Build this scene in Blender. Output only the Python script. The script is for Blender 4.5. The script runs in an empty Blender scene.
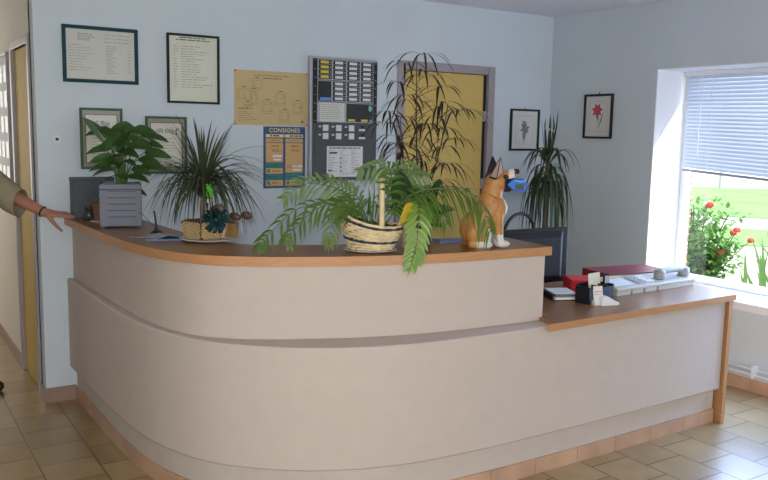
import bpy, bmesh, math, random
from mathutils import Vector, Matrix, Quaternion
random.seed(7)
SC = bpy.context.scene
COL = SC.collection
PI = math.pi
V = Vector

# ------------------------------------------------------------------ helpers
def lin(c):
    c = c / 255.0
    return c / 12.92 if c <= 0.04045 else ((c + 0.055) / 1.055) ** 2.4
def rgb(r, g, b): return (lin(r), lin(g), lin(b), 1.0)

def mat(name, col, rough=0.5, var=0.0, scale=8.0, bump=0.0, bscale=60.0, metal=0.0, spec=0.5, coat=0.0, trans=0.0, stretch=None):
    m = bpy.data.materials.new(name); m.use_nodes = True
    nt = m.node_tree; b = nt.nodes['Principled BSDF']
    b.inputs['Base Color'].default_value = col
    b.inputs['Roughness'].default_value = rough
    b.inputs['Metallic'].default_value = metal
    b.inputs['Specular IOR Level'].default_value = spec
    b.inputs['Coat Weight'].default_value = coat
    b.inputs['Coat Roughness'].default_value = 0.1
    tc = nt.nodes.new('ShaderNodeTexCoord'); mp = nt.nodes.new('ShaderNodeMapping')
    nt.links.new(tc.outputs['Object'], mp.inputs['Vector'])
    if stretch: mp.inputs['Scale'].default_value = stretch
    if var > 0:
        n = nt.nodes.new('ShaderNodeTexNoise'); n.inputs['Scale'].default_value = scale; n.inputs['Detail'].default_value = 4
        nt.links.new(mp.outputs['Vector'], n.inputs['Vector'])
        r = nt.nodes.new('ShaderNodeValToRGB')
        r.color_ramp.elements[0].position = 0.3; r.color_ramp.elements[1].position = 0.7
        r.color_ramp.elements[0].color = tuple(x * (1 - var) for x in col[:3]) + (1,)
        r.color_ramp.elements[1].color = tuple(min(1, x * (1 + var)) for x in col[:3]) + (1,)
        nt.links.new(n.outputs['Fac'], r.inputs['Fac']); nt.links.new(r.outputs['Color'], b.inputs['Base Color'])
    if bump > 0:
        n2 = nt.nodes.new('ShaderNodeTexNoise'); n2.inputs['Scale'].default_value = bscale; n2.inputs['Detail'].default_value = 3
        nt.links.new(mp.outputs['Vector'], n2.inputs['Vector'])
        bp = nt.nodes.new('ShaderNodeBump'); bp.inputs['Strength'].default_value = bump; bp.inputs['Distance'].default_value = 0.01
        nt.links.new(n2.outputs['Fac'], bp.inputs['Height']); nt.links.new(bp.outputs['Normal'], b.inputs['Normal'])
    if trans > 0:   # thin translucent sheet (leaf, blind slat)
        t = nt.nodes.new('ShaderNodeBsdfTranslucent'); t.inputs['Color'].default_value = col
        mx = nt.nodes.new('ShaderNodeMixShader'); mx.inputs['Fac'].default_value = trans
        out = nt.nodes['Material Output']
        nt.links.new(b.outputs['BSDF'], mx.inputs[1]); nt.links.new(t.outputs['BSDF'], mx.inputs[2])
        nt.links.new(mx.outputs['Shader'], out.inputs['Surface'])
    return m

def glass_mat(name, refl=1.45):
    m = bpy.data.materials.new(name); m.use_nodes = True
    nt = m.node_tree; nt.nodes.remove(nt.nodes['Principled BSDF'])
    t = nt.nodes.new('ShaderNodeBsdfTransparent'); g = nt.nodes.new('ShaderNodeBsdfGlossy'); g.inputs['Roughness'].default_value = 0.02
    lw = nt.nodes.new('ShaderNodeLayerWeight'); lw.inputs['Blend'].default_value = 0.5
    pw = nt.nodes.new('ShaderNodeMath'); pw.operation = 'POWER'; pw.inputs[1].default_value = 4.0
    ma = nt.nodes.new('ShaderNodeMath'); ma.operation = 'MULTIPLY_ADD'; ma.inputs[1].default_value = 0.6; ma.inputs[2].default_value = (refl - 1) / 18
    nt.links.new(lw.outputs['Facing'], pw.inputs[0]); nt.links.new(pw.outputs[0], ma.inputs[0])
    mx = nt.nodes.new('ShaderNodeMixShader')
    nt.links.new(ma.outputs[0], mx.inputs['Fac']); nt.links.new(t.outputs['BSDF'], mx.inputs[1]); nt.links.new(g.outputs['BSDF'], mx.inputs[2])
    nt.links.new(mx.outputs['Shader'], nt.nodes['Material Output'].inputs['Surface'])
    return m

class MB:
    def __init__(s): s.v = []; s.f = []; s.m = []
    def add(s, vs, fs, mi=0):
        o = len(s.v); s.v += [V(p) for p in vs]
        for f in fs: s.f.append([i + o for i in f]); s.m.append(mi)
        return s
    def bmm(s, a, b, mi=0):
        x0, y0, z0 = a; x1, y1, z1 = b
        return s.add([(x0,y0,z0),(x1,y0,z0),(x1,y1,z0),(x0,y1,z0),(x0,y0,z1),(x1,y0,z1),(x1,y1,z1),(x0,y1,z1)],
                     [(0,3,2,1),(4,5,6,7),(0,1,5,4),(1,2,6,5),(2,3,7,6),(3,0,4,7)], mi)
    def box(s, c, sz, rz=0.0, mi=0, mtx=None):
        h = [x / 2 for x in sz]; M = mtx if mtx is not None else Matrix.Rotation(rz, 3, 'Z')
        p = [V(c) + M @ V((sx*h[0], sy*h[1], szz*h[2])) for szz in (-1,1) for sx, sy in ((-1,-1),(1,-1),(1,1),(-1,1))]
        return s.add(p, [(0,3,2,1),(4,5,6,7),(0,1,5,4),(1,2,6,5),(2,3,7,6),(3,0,4,7)], mi)
    def prism(s, poly, z0, z1, mi=0):
        n = len(poly)
        vs = [(x, y, z0) for x, y in poly] + [(x, y, z1) for x, y in poly]
        fs = [list(range(n))[::-1], list(range(n, 2*n))] + [(i, (i+1) % n, n + (i+1) % n, n + i) for i in range(n)]
        return s.add(vs, fs, mi)
    def band(s, A, B, z0, z1, mi=0):     # solid between two polylines of the same length
        n = len(A)
        vs = [(p[0],p[1],z0) for p in A] + [(p[0],p[1],z0) for p in B] + [(p[0],p[1],z1) for p in A] + [(p[0],p[1],z1) for p in B]
        fs = []
        for i in range(n-1):
            fs += [(i, n+i, n+i+1, i+1), (2*n+i, 2*n+i+1, 3*n+i+1, 3*n+i), (i, i+1, 2*n+i+1, 2*n+i), (n+i, 3*n+i, 3*n+i+1, n+i+1)]
        fs += [(0, 2*n, 3*n, n), (n-1, 2*n-1, 4*n-1, 3*n-1)]
        return s.add(vs, fs, mi)
    def tube(s, pts, r, n=8, mi=0, cap=True):
        pts = [V(p) for p in pts]; k = len(pts)
        rs = r if isinstance(r, (list, tuple)) else [r] * k
        vs = []; up = None
        for i, p in enumerate(pts):
            t = (pts[min(i+1, k-1)] - pts[max(i-1, 0)]).normalized()
            if up is None: up = t.orthogonal().normalized()
            up = (up - t * up.dot(t))
            up = up.normalized() if up.length > 1e-6 else t.orthogonal().normalized()
            sd = t.cross(up)
            for j in range(n):
                a = 2*PI*j/n; vs.append(p + (up*math.cos(a) + sd*math.sin(a)) * rs[i])
        fs = [(i*n+j, i*n+(j+1) % n, (i+1)*n+(j+1) % n, (i+1)*n+j) for i in range(k-1) for j in range(n)]
        if cap: fs += [list(range(n))[::-1], list(range((k-1)*n, k*n))]
        return s.add(vs, fs, mi)
    def lathe(s, prof, c=(0,0,0), n=24, mi=0, sx=1.0, sy=1.0, rz=0.0):
        c = V(c); vs = []; k = len(prof)
        for r, z in prof:
            for j in range(n):
                a = 2*PI*j/n + rz; vs.append(c + V((r*math.cos(a)*sx, r*math.sin(a)*sy, z)))
        fs = [(i*n+j, i*n+(j+1) % n, (i+1)*n+(j+1) % n, (i+1)*n+j) for i in range(k-1) for j in range(n)]
        fs += [list(range(n))[::-1], list(range((k-1)*n, k*n))]
        return s.add(vs, fs, mi)
    def ball(s, c, r, n=12, mi=0, M=None):
        c = V(c); rr = r if isinstance(r, (tuple, list)) else (r, r, r); vs = []; k = n // 2
        for i in range(k + 1):
            th = PI * min(max(i / k, 0.001), 0.999)
            for j in range(n):
                a = 2*PI*j/n; q = V((rr[0]*math.sin(th)*math.cos(a), rr[1]*math.sin(th)*math.sin(a), rr[2]*math.cos(th)))
                vs.append(c + (M @ q if M is not None else q))
        fs = [(i*n+j, (i+1)*n+j, (i+1)*n+(j+1) % n, i*n+(j+1) % n) for i in range(k) for j in range(n)]
        fs += [list(range(n)), list(range(k*n, (k+1)*n))[::-1]]
        return s.add(vs, fs, mi)
    def leaf(s, pts, w, side=None, fold=0.25, mi=0, nrm=None):
        pts = [V(p) for p in pts]; k = len(pts); vs = []; fs = []
        for i, p in enumerate(pts):
            t = (pts[min(i+1, k-1)] - pts[max(i-1, 0)]).normalized()
            sd = V(side) if side is not None else t.cross(V(nrm) if nrm is not None else V((0,0,1)))
            sd = sd - t * sd.dot(t)
            sd = sd.normalized() if sd.length > 1e-4 else t.orthogonal().normalized()
            nr = sd.cross(t)
            if nrm is not None:
                if nr.dot(V(nrm)) < 0: nr = -nr
            elif nr.z < 0 and side is None: nr = -nr
            vs += [p - sd*w[i] + nr*w[i]*fold, p, p + sd*w[i] + nr*w[i]*fold]
        for i in range(k-1):
            a = i*3; fs += [(a, a+1, a+4, a+3), (a+1, a+2, a+5, a+4)]
        return s.add(vs, fs, mi)
    def quad(s, a, b, c, d, mi=0): return s.add([a, b, c, d], [(0,1,2,3)], mi)
    def build(s, name, mats, parent=None, smooth=None, bevel=0.0, recalc=True, loc=None, rz=0.0):
        me = bpy.data.meshes.new(name); me.from_pydata([tuple(p) for p in s.v], [], s.f)
        mats = mats if isinstance(mats, (list, tuple)) else [mats]
        for m in mats: me.materials.append(m)
        me.polygons.foreach_set('material_index', s.m)
        if recalc:
            bm = bmesh.new(); bm.from_mesh(me); bmesh.ops.recalc_face_normals(bm, faces=bm.faces); bm.to_mesh(me); bm.free()
        if smooth is not None:
            me.polygons.foreach_set('use_smooth', [True] * len(me.polygons))
            if smooth < 179: me.set_sharp_from_angle(angle=math.radians(smooth))
        me.update()
        o = bpy.data.objects.new(name, me); COL.objects.link(o)
        if parent is not None: o.parent = parent
        if loc is not None: o.location = loc
        o.rotation_euler.z = rz
        if bevel > 0:
            b = o.modifiers.new('Bevel', 'BEVEL'); b.width = bevel; b.segments = 2; b.limit_method = 'ANGLE'
        return o

def tag(o, label=None, cat=None, group=None, kind=None):
    if label: o['label'] = label
    if cat: o['category'] = cat
    if group: o['group'] = group
    if kind: o['kind'] = kind
    return o
def thing(name, label, cat, loc=(0,0,0), rz=0.0, group=None):
    o = bpy.data.objects.new(name, None); o.empty_display_size = 0.05; COL.objects.link(o)
    o.location = loc; o.rotation_euler.z = rz
    return tag(o, label, cat, group)
def struct(name, mb, m, parent=None, **k):
    o = mb.build(name, m, parent, **k)
    if parent is None: o['kind'] = 'structure'
    return o
def bez(p0, p1, p2, n=8):
    p0, p1, p2 = V(p0), V(p1), V(p2)
    return [p0*(1-t)**2 + p1*2*t*(1-t) + p2*t*t for t in [i/n for i in range(n+1)]]
def spline(P, n=8):
    P = [V(p) for p in P]; P = [2*P[0]-P[1]] + P + [2*P[-1]-P[-2]]; out = []
    for i in range(1, len(P)-2):
        a, b, c, d = P[i-1], P[i], P[i+1], P[i+2]
        for j in range(n):
            t = j/n; out.append(0.5*((2*b) + (c-a)*t + (2*a-5*b+4*c-d)*t*t + (3*b-a-3*c+d)*t**3))
    return out + [P[-2]]
def offset(P, d):
    out = []; n = len(P)
    for i in range(n):
        t = V(P[min(i+1, n-1)]) - V(P[max(i-1, 0)]); t = V((t.x, t.y)).normalized()
        out.append(V((P[i][0] - t.y*d, min(P[i][1] + t.x*d, 5.0295), 0)))
    return out
def blob(prims, voxel, smooth=4):
    mb = MB()
    for p in prims:
        if p[0] == 'c':
            a, b, r0, r1 = V(p[1]), V(p[2]), p[3], p[4]
            n = max(2, int((b-a).length / (min(r0, r1) * 0.35)) + 1)
            for i in range(n + 1):
                t = i / n; mb.ball(a.lerp(b, t), r0 + (r1 - r0) * t, 14)
        else: mb.ball(p[1], p[2], 20, M=(p[3] if len(p) > 3 else None))
    o = mb.build('tmp', [], recalc=False)
    r = o.modifiers.new('R', 'REMESH'); r.mode = 'VOXEL'; r.voxel_size = voxel
    if smooth:
        sm = o.modifiers.new('S', 'SMOOTH'); sm.factor = 0.5; sm.iterations = smooth
    dg = bpy.context.evaluated_depsgraph_get()
    me = bpy.data.meshes.new_from_object(o.evaluated_get(dg))
    old = o.data; bpy.data.objects.remove(o); bpy.data.meshes.remove(old)
    me.polygons.foreach_set('use_smooth', [True] * len(me.polygons))
    return me
def link_mesh(name, me, mats, parent=None, loc=None, rz=0.0):
    me.name = name; me.materials.clear()
    for m in (mats if isinstance(mats, (list, tuple)) else [mats]): me.materials.append(m)
    o = bpy.data.objects.new(name, me); COL.objects.link(o)
    if parent is not None: o.parent = parent
    if loc is not None: o.location = loc
    o.rotation_euler.z = rz
    return o
def text_mesh(body, size, depth=0.0005, align='CENTER'):
    cu = bpy.data.curves.new('t', 'FONT'); cu.body = body; cu.size = size; cu.extrude = depth
    cu.align_x = align; cu.align_y = 'CENTER'; cu.offset = size * 0.006; cu.space_character = 1.08
    o = bpy.data.objects.new('t', cu); COL.objects.link(o)
    dg = bpy.context.evaluated_depsgraph_get(); me = bpy.data.meshes.new_from_object(o.evaluated_get(dg))
    bpy.data.objects.remove(o); bpy.data.curves.remove(cu)
    return me

# ------------------------------------------------------------------ measures
YB, XR, XL, H = 5.031, 4.836, 0.85, 2.6
TOP, DESK = 1.11, 0.765

# ------------------------------------------------------------------ materials
M_WALL = mat('wall_paint_pale_blue', rgb(202, 213, 220), 0.85, 0.02, 3, 0.12, 90)
M_WHITE = mat('white_wall_paint', rgb(222, 218, 208), 0.85, 0.02, 3, 0.1, 90)
M_CEIL = mat('ceiling_paint', rgb(232, 232, 238), 0.9, 0.02, 3)
M_REVEAL = mat('white_reveal_paint', rgb(232, 234, 236), 0.8, 0.01, 3)
M_FRAMEM = mat('mauve_door_frame_paint', rgb(158, 152, 158), 0.45)
M_YEL = mat('yellow_door_paint', rgb(206, 178, 106), 0.7, 0.03, 2, spec=0.2)
M_WOOD = mat('beech_worktop', rgb(148, 106, 70), 0.32, 0.10, 6, stretch=(1.2, 9, 9))
M_BAND = mat('beech_edge_band', rgb(190, 140, 94), 0.4, 0.1, 8, stretch=(2, 2, 14))
M_CREAM = mat('cream_roughcast_panel', rgb(200, 187, 177), 0.9, 0.02, 14, 0.15, 160)
M_CREAM2 = mat('cream_plinth', rgb(197, 186, 177), 0.9, 0.03, 14, 0.15, 160)
M_SKIRT = mat('terracotta_skirting_tile', rgb(192, 156, 128), 0.45, 0.16, 5)
M_SKIRTB = mat('brown_mauve_skirting_tile', rgb(150, 122, 108), 0.5, 0.1, 5)
M_GROUT = mat('grout', rgb(120, 104, 90), 0.9)
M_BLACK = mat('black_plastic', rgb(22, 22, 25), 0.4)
M_DGREY = mat('dark_grey_plastic', rgb(66, 70, 76), 0.5)
M_PAPER = mat('white_paper', rgb(232, 230, 224), 0.8)
M_GLASS = glass_mat('picture_glass', 1.45)
M_WGLASS = glass_mat('window_glass', 1.4)
M_PVC = mat('white_pvc', rgb(236, 238, 240), 0.35)
M_INK = mat('grey_ink', rgb(150, 150, 142), 0.8)
M_DINK = mat('dark_ink', rgb(70, 70, 68), 0.8)
M_SOIL = mat('potting_soil', rgb(52, 40, 30), 0.95, 0.3, 40, 0.6, 80)
M_WICKER = mat('pale_wicker', rgb(224, 204, 160), 0.6, 0.15, 30)
M_WICKD = mat('navy_wicker', rgb(44, 48, 66), 0.6)
M_CERAM = mat('white_glazed_ceramic', rgb(226, 222, 214), 0.2)

def tile_floor():
    m = bpy.data.materials.new('beige_floor_tiles'); m.use_nodes = True
    nt = m.node_tree; b = nt.nodes['Principled BSDF']
    tc = nt.nodes.new('ShaderNodeTexCoord'); mp = nt.nodes.new('ShaderNodeMapping')
    sx = nt.nodes.new('ShaderNodeSeparateXYZ'); cx = nt.nodes.new('ShaderNodeCombineXYZ')
    nt.links.new(tc.outputs['Object'], sx.inputs[0]); nt.links.new(sx.outputs['Y'], cx.inputs['X']); nt.links.new(sx.outputs['X'], cx.inputs['Y'])
    nt.links.new(cx.outputs[0], mp.inputs['Vector'])
    mp.inputs['Location'].default_value = (-4.194, -0.642, 0)
    br = nt.nodes.new('ShaderNodeTexBrick'); br.offset = 0.5; br.squash = 1.0
    br.inputs['Scale'].default_value = 1.0; br.inputs['Brick Width'].default_value = 0.248; br.inputs['Row Height'].default_value = 0.2615
    br.inputs['Mortar Size'].default_value = 0.004; br.inputs['Mortar Smooth'].default_value = 0.1; br.inputs['Bias'].default_value = 0.0
    br.inputs['Color1'].default_value = rgb(150, 124, 80); br.inputs['Color2'].default_value = rgb(172, 146, 100)
    br.inputs['Mortar'].default_value = rgb(78, 62, 44)
    nt.links.new(mp.outputs['Vector'], br.inputs['Vector'])
    n = nt.nodes.new('ShaderNodeTexNoise'); n.inputs['Scale'].default_value = 7; n.inputs['Detail'].default_value = 5
    nt.links.new(tc.outputs['Object'], n.inputs['Vector'])
    mx = nt.nodes.new('ShaderNodeMixRGB'); mx.blend_type = 'OVERLAY'; mx.inputs['Fac'].default_value = 0.25
    nt.links.new(br.outputs['Color'], mx.inputs[1]); nt.links.new(n.outputs['Fac'], mx.inputs[2])
    nt.links.new(mx.outputs['Color'], b.inputs['Base Color'])
    b.inputs['Roughness'].default_value = 0.3; b.inputs['Specular IOR Level'].default_value = 0.6; b.inputs['Coat Weight'].default_value = 0.3; b.inputs['Coat Roughness'].default_value = 0.3
    bp = nt.nodes.new('ShaderNodeBump'); bp.inputs['Strength'].default_value = 0.35; bp.inputs['Distance'].default_value = 0.004; bp.invert = True
    nt.links.new(br.outputs['Fac'], bp.inputs['Height']); nt.links.new(bp.outputs['Normal'], b.inputs['Normal'])
    return m
M_FLOOR = tile_floor()
def brick_mat():
    m = bpy.data.materials.new('red_brick'); m.use_nodes = True
    nt = m.node_tree; b = nt.nodes['Principled BSDF']
    tc = nt.nodes.new('ShaderNodeTexCoord'); mp = nt.nodes.new('ShaderNodeMapping'); mp.inputs['Rotation'].default_value = (PI/2, 0, 0)
    nt.links.new(tc.outputs['Object'], mp.inputs['Vector'])
    br = nt.nodes.new('ShaderNodeTexBrick'); br.inputs['Scale'].default_value = 1; br.inputs['Brick Width'].default_value = 0.22; br.inputs['Row Height'].default_value = 0.07
    br.inputs['Mortar Size'].default_value = 0.008
    br.inputs['Color1'].default_value = rgb(150, 96, 86); br.inputs['Color2'].default_value = rgb(132, 84, 76); br.inputs['Mortar'].default_value = rgb(190, 180, 170)
    nt.links.new(mp.outputs['Vector'], br.inputs['Vector']); nt.links.new(br.outputs['Color'], b.inputs['Base Color'])
    b.inputs['Roughness'].default_value = 0.9
    return m
M_BRICK = brick_mat()

# ------------------------------------------------------------------ the room
struct('floor', MB().bmm((-2.6, -7.1, -0.12), (4.9, 9.1, 0)), M_FLOOR)
struct('ceiling', MB().bmm((-2.6, -7.1, H), (5.25, 9.1, H + 0.12)), M_CEIL)
DX0, DX1, DH = 3.357, 4.178, 2.118             # back door opening
w = MB()
w.bmm((XL, YB, 0), (DX0, YB + 0.14, H)); w.bmm((DX1, YB, 0), (5.25, YB + 0.14, H)); w.bmm((DX0, YB, DH), (DX1, YB + 0.14, H))
struct('wall_back', w, M_WALL)
# right wall with the window opening
WY0, WY1, WZ0, WZ1, WX = 2.15, 3.96, 0.52, 2.128, 5.25
w = MB()
w.bmm((XR, WY1, 0), (WX, YB, H)); w.bmm((XR, -7, 0), (WX, WY0, H)); w.bmm((XR, WY0, WZ1), (WX, WY1, H)); w.bmm((XR, WY0, 0), (WX, WY1, WZ0))
struct('wall_right', w, M_WALL)
w = MB()   # brick facing of the outer wall, seen at the outer edge of the window
w.bmm((WX, WY1, -0.2), (WX + 0.06, 7, 3)); w.bmm((WX, -7, -0.2), (WX + 0.06, WY0, 3)); w.bmm((WX, WY0, WZ1), (WX + 0.06, WY1, 3)); w.bmm((WX, WY0, -0.2), (WX + 0.06, WY1, WZ0 + 0.02))
struct('wall_outside', w, M_BRICK)
# hall: right-hand wall with its doors, left wall, end wall
HY0, HY1 = 5.215, 5.80
w = MB()
w.bmm((XL, HY0 - 0.045, DH), (XL + 0.14, HY1, H)); w.bmm((XL, HY1 + 0.05, 0), (XL + 0.14, 9, H)); w.bmm((XL, HY1, DH + 0.05), (XL + 0.14, HY1 + 0.05, H))
struct('wall_hall', w, M_WHITE)
w = MB(); w.bmm((-0.95, YB, 0), (-0.8, 9, H)); struct('wall_hall_left', w, M_WHITE)
w = MB(); w.bmm((-0.95, 8.9, 0), (1.0, 9.05, H)); struct('wall_hall_end', w, M_WHITE)
w = MB(); w.bmm((-2.55, YB, 0), (-0.95, YB + 0.14, H)); struct('wall_back_left', w, M_WALL)
w = MB(); w.bmm((-2.6, -7, 0), (-2.5, YB, H)); struct('wall_left', w, M_WHITE)
# front wall behind the camera with a wide glazed opening added to let light in
w = MB(); w.bmm((-2.6, -7.1, 0), (-1.6, -7, H)); w.bmm((4.6, -7.1, 0), (5.25, -7, H)); w.bmm((-1.6, -7.1, 2.3), (4.6, -7, H)); w.bmm((-1.6, -7.1, 0), (4.6, -7, 0.15))
struct('wall_front', w, M_WHITE)
w = MB()
for x in (-1.6, 0.4, 2.5, 4.54): w.bmm((x, -7.08, 0.15), (x + 0.06, -7.02, 2.3))
w.bmm((-1.6, -7.08, 0.15), (4.6, -7.02, 0.21)); w.bmm((-1.6, -7.08, 2.24), (4.6, -7.02, 2.3))
wf = struct('window_2', w, M_PVC)  # made-up glazing in the front wall, put there for the light
struct('pane', MB().bmm((-1.55, -7.052, 0.2), (4.56, -7.048, 2.25)), M_WGLASS, wf)

# doors
w = MB()
w.bmm((DX0 - 0.045, YB - 0.012, 0), (DX0 + 0.02, YB + 0.15, DH + 0.045)); w.bmm((DX1 - 0.012, YB - 0.012, 0), (DX1 + 0.05, YB + 0.15, DH + 0.045)); w.bmm((DX0 + 0.02, YB - 0.012, DH - 0.018), (DX1 - 0.02, YB + 0.15, DH + 0.045))
d = struct('door_1', w, M_FRAMEM, bevel=0.004)
struct('door_leaf', MB().bmm((DX0 + 0.024, YB + 0.012, 0.01), (DX1 - 0.048, YB + 0.05, DH - 0.022)), M_YEL, d, bevel=0.003)
struct('door_seal', MB().bmm((DX1 - 0.046, YB + 0.022, 0.01), (DX1 - 0.013, YB + 0.05, DH - 0.022)), M_BLACK, d)  # black strip stands in for the shade between leaf and jamb
struct('door_seal', MB().bmm((DX0 + 0.024, YB + 0.022, DH - 0.021), (DX1 - 0.046, YB + 0.05, DH - 0.0185)), M_BLACK, d)  # black strip drawn as the thin shade line under the head
for z in (0.35, 1.25, 1.78):
    struct('hinge', MB().bmm((DX1 - 0.046, YB + 0.008, z - 0.04), (DX1 - 0.014, YB + 0.0215, z + 0.04)), M_FRAMEM, d)
struct('door_handle', MB().tube([(DX0 + 0.09, YB + 0.01, 1.02), (DX0 + 0.09, YB - 0.045, 1.02), (DX0 + 0.2, YB - 0.045, 1.02)], 0.009), M_DGREY, d)
w = MB(); w.bmm((DX0, YB + 0.16, 0), (DX1, YB + 0.18, DH))
struct('wall_behind_door', w, M_BLACK)  # black sheet stands in for the darkness beyond the door gap
def hall_door(n, y0, y1):
    w = MB()
    w.bmm((XL - 0.012, y0 - 0.05, 0), (XL + 0.13, y0, DH + 0.05)); w.bmm((XL - 0.012, y1, 0), (XL + 0.13, y1 + 0.055, DH + 0.05)); w.bmm((XL - 0.012, y0, DH), (XL + 0.13, y1, DH + 0.05))
    d = struct('door_%d' % n, w, M_FRAMEM, bevel=0.004)
    struct('door_leaf', MB().bmm((XL + 0.01, y0 + 0.003, 0.008), (XL + 0.05, y1 - 0.003, DH - 0.004)), M_YEL, d)
    return d
hall_door(2, HY0, HY1 - 0.0)
w = MB(); w.bmm((XL, YB + 0.10, 0), (XL + 0.14, HY0 - 0.045, H)); struct('wall_hall_corner', w, M_WALL)

# skirtings
def tiles_line(mb, p0, p1, h, t, L=0.25):
    p0, p1 = V(p0), V(p1); D = (p1 - p0); n = max(1, round(D.length / L)); u = D / n; d = D.normalized()
    nrm = V((-d.y, d.x, 0))
    for i in range(n):
        a = p0 + u*i + d*0.0015; b = p0 + u*(i+1) - d*0.0015
        mb.prism([(a.x, a.y), (b.x, b.y), (b.x + nrm.x*t, b.y + nrm.y*t), (a.x + nrm.x*t, a.y + nrm.y*t)], 0, h)
w = MB(); tiles_line(w, (XR, YB, 0), (XR, -6.9, 0), 0.085, -0.012); struct('baseboard_right', w, M_SKIRT)
w = MB(); tiles_line(w, (XL, YB, 0), (1.02, YB, 0), 0.088, -0.012); tiles_line(w, (XL, YB - 0.01, 0), (XL, HY0 - 0.05, 0), 0.088, 0.01); struct('baseboard_back', w, M_SKIRTB)
w = MB(); tiles_line(w, (XL, HY1 + 0.056, 0), (XL, 8.9, 0), 0.085, 0.012); struct('baseboard_hall', w, M_SKIRTB)

# window_1: sill, white reveal lining, frame, pane
w = MB()
w.bmm((XR - 0.005, WY0, WZ0), (WX - 0.002, WY1, WZ0 + 0.004)); w.bmm((XR + 0.001, WY1 - 0.006, WZ0), (WX - 0.002, WY1, WZ1)); w.bmm((XR + 0.001, WY0, WZ0), (WX - 0.002, WY0 + 0.006, WZ1)); w.bmm((XR + 0.001, WY0, WZ1 - 0.006), (WX - 0.002, WY1, WZ1))
struct('trim_1', w, M_REVEAL)
w = MB(); w.bmm((XR - 0.02, WY0 + 0.006, WZ0 + 0.004), (WX - 0.08, WY1 - 0.006, WZ0 + 0.06)); struct('trim_2', w, M_REVEAL, bevel=0.006)
wd = MB(); fx0, fx1 = WX - 0.09, WX - 0.03
y0, y1, z0, z1 = WY0 + 0.006, WY1 - 0.006, WZ0 + 0.06, WZ1 - 0.006
wd.bmm((fx0, y1 - 0.05, z0), (fx1, y1, z1)); wd.bmm((fx0, y0, z0), (fx1, y0 + 0.05, z1)); wd.bmm((fx0, y0 + 0.05, z1 - 0.05), (fx1, y1 - 0.05, z1)); wd.bmm((fx0, y0 + 0.05, z0), (fx1, y1 - 0.05, z0 + 0.05)); wd.bmm((fx0, 2.98, z0 + 0.05), (fx1, 3.03, z1 - 0.05))
w1 = struct('window_1', wd, M_PVC, bevel=0.004)
struct('pane', MB().bmm((WX - 0.062, y0 + 0.05, z0 + 0.05), (WX - 0.058, y1 - 0.05, z1 - 0.05)), M_WGLASS, w1)

# venetian blind
M_SLAT = mat('white_blind_slat', rgb(196, 206, 226), 0.5, trans=0.12)
bl = thing('venetian_blind', 'white venetian blind half lowered over the window', 'blind', (WX - 0.12, 3.0, WZ1))
b = MB(); b.bmm((-0.02, -0.79, -0.035), (0.02, 0.93, -0.008)); b.build('headrail', M_PVC, bl)
NS = 25; zt, by0, by1 = -0.05, -0.78, 0.91
tilt = 0.055
sl = MB()
for i in range(NS):
    f = i / (NS - 1); z = zt - 0.638 * f
    for k in range(1):
        zl, zr = z, z - tilt * f * 1.6
        a = 0.95; hw = 0.0168
        pr = [(-hw*math.cos(a), -hw*math.sin(a)), (0, 0.003), (hw*math.cos(a), hw*math.sin(a))]
        vs = [(x, by1, zl + q) for x, q in pr] + [(x, by0, zr + q) for x, q in pr]
        sl.add(vs, [(0,1,4,3), (1,2,5,4)])
sl.build('slats', M_SLAT, bl, recalc=False)
b = MB(); zb = zt - 0.66
b.add([(-0.014, by1, zb), (0.014, by1, zb), (0.014, by1, zb - 0.018), (-0.014, by1, zb - 0.018), (-0.014, by0, zb - tilt*1.6), (0.014, by0, zb - tilt*1.6), (0.014, by0, zb - tilt*1.6 - 0.018), (-0.014, by0, zb - tilt*1.6 - 0.018)],
      [(0,1,2,3), (4,7,6,5), (0,4,5,1), (1,5,6,2), (2,6,7,3), (3,7,4,0)])
b.build('bottom_rail', mat('grey_blind_rail', rgb(150, 156, 170), 0.4), bl)
for y in (0.7, 0.13, -0.5):
    MB().tube([(-0.018, y, -0.03), (-0.018, y, zb - tilt * 1.6 * (by1 - y) / (by1 - by0))], 0.0018, 5).build('ladder_cord', M_PVC, bl)
MB().tube([(-0.024, 0.78, -0.02), (-0.03, 0.78, -0.62)], 0.004, 6).build('tilt_wand', M_PVC, bl)

# heating pipe along the right wall
hp = thing('heating_pipe', 'thin white heating pipe running just above the skirting under the window', 'pipe', (XR - 0.03, 3.0, 0.12))
MB().tube([(0, -3.5, 0), (0, 1.9, 0)], 0.008, 8).build('pipe', M_PVC, hp, smooth=180)
MB().tube([(0.005, -3.5, 0.035), (0.005, 1.9, 0.035)], 0.007, 8).build('pipe', M_PVC, hp, smooth=180)
for y in (1.2, 0.02, -1.2): MB().bmm((-0.008, y - 0.012, -0.02), (0.03, y + 0.012, 0.06)).build('bracket', M_PVC, hp)

# ------------------------------------------------------------------ reception counter
cnt = thing('reception_counter', 'curved cream reception counter with a beech worktop and a lower desk wing', 'counter', (0, 0, 0))
LOW = spline([(0.988,5.03,0),(0.993,4.7,0),(0.998,4.4,0),(1.006,4.1,0),(1.026,3.8,0),(1.078,3.52,0),(1.19,3.255,0),(1.37,3.055,0),(1.58,2.912,0),(1.87,2.806,0),(2.25,2.762,0),(2.75,2.756,0),(3.4,2.766,0),(4.115,2.785,0)], 8)
TOPC = spline([(0.985,5.03,0),(0.992,4.7,0),(1.001,4.4,0),(1.012,4.1,0),(1.035,3.80,0),(1.088,3.54,0),(1.19,3.325,0),(1.355,3.185,0),(1.565,3.075,0),(1.89,2.955,0),(2.224,2.888,0),(2.79,2.848,0)], 8)
low = MB().band(LOW, offset(LOW, 0.26), 0.205, 0.746); low.build('lower_panel', M_CREAM, cnt, smooth=30, bevel=0.008)
pl = offset(LOW, 0.04); MB().band(pl, offset(LOW, 0.1), 0, 0.205).build('plinth', M_CREAM2, cnt, smooth=30)
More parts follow.
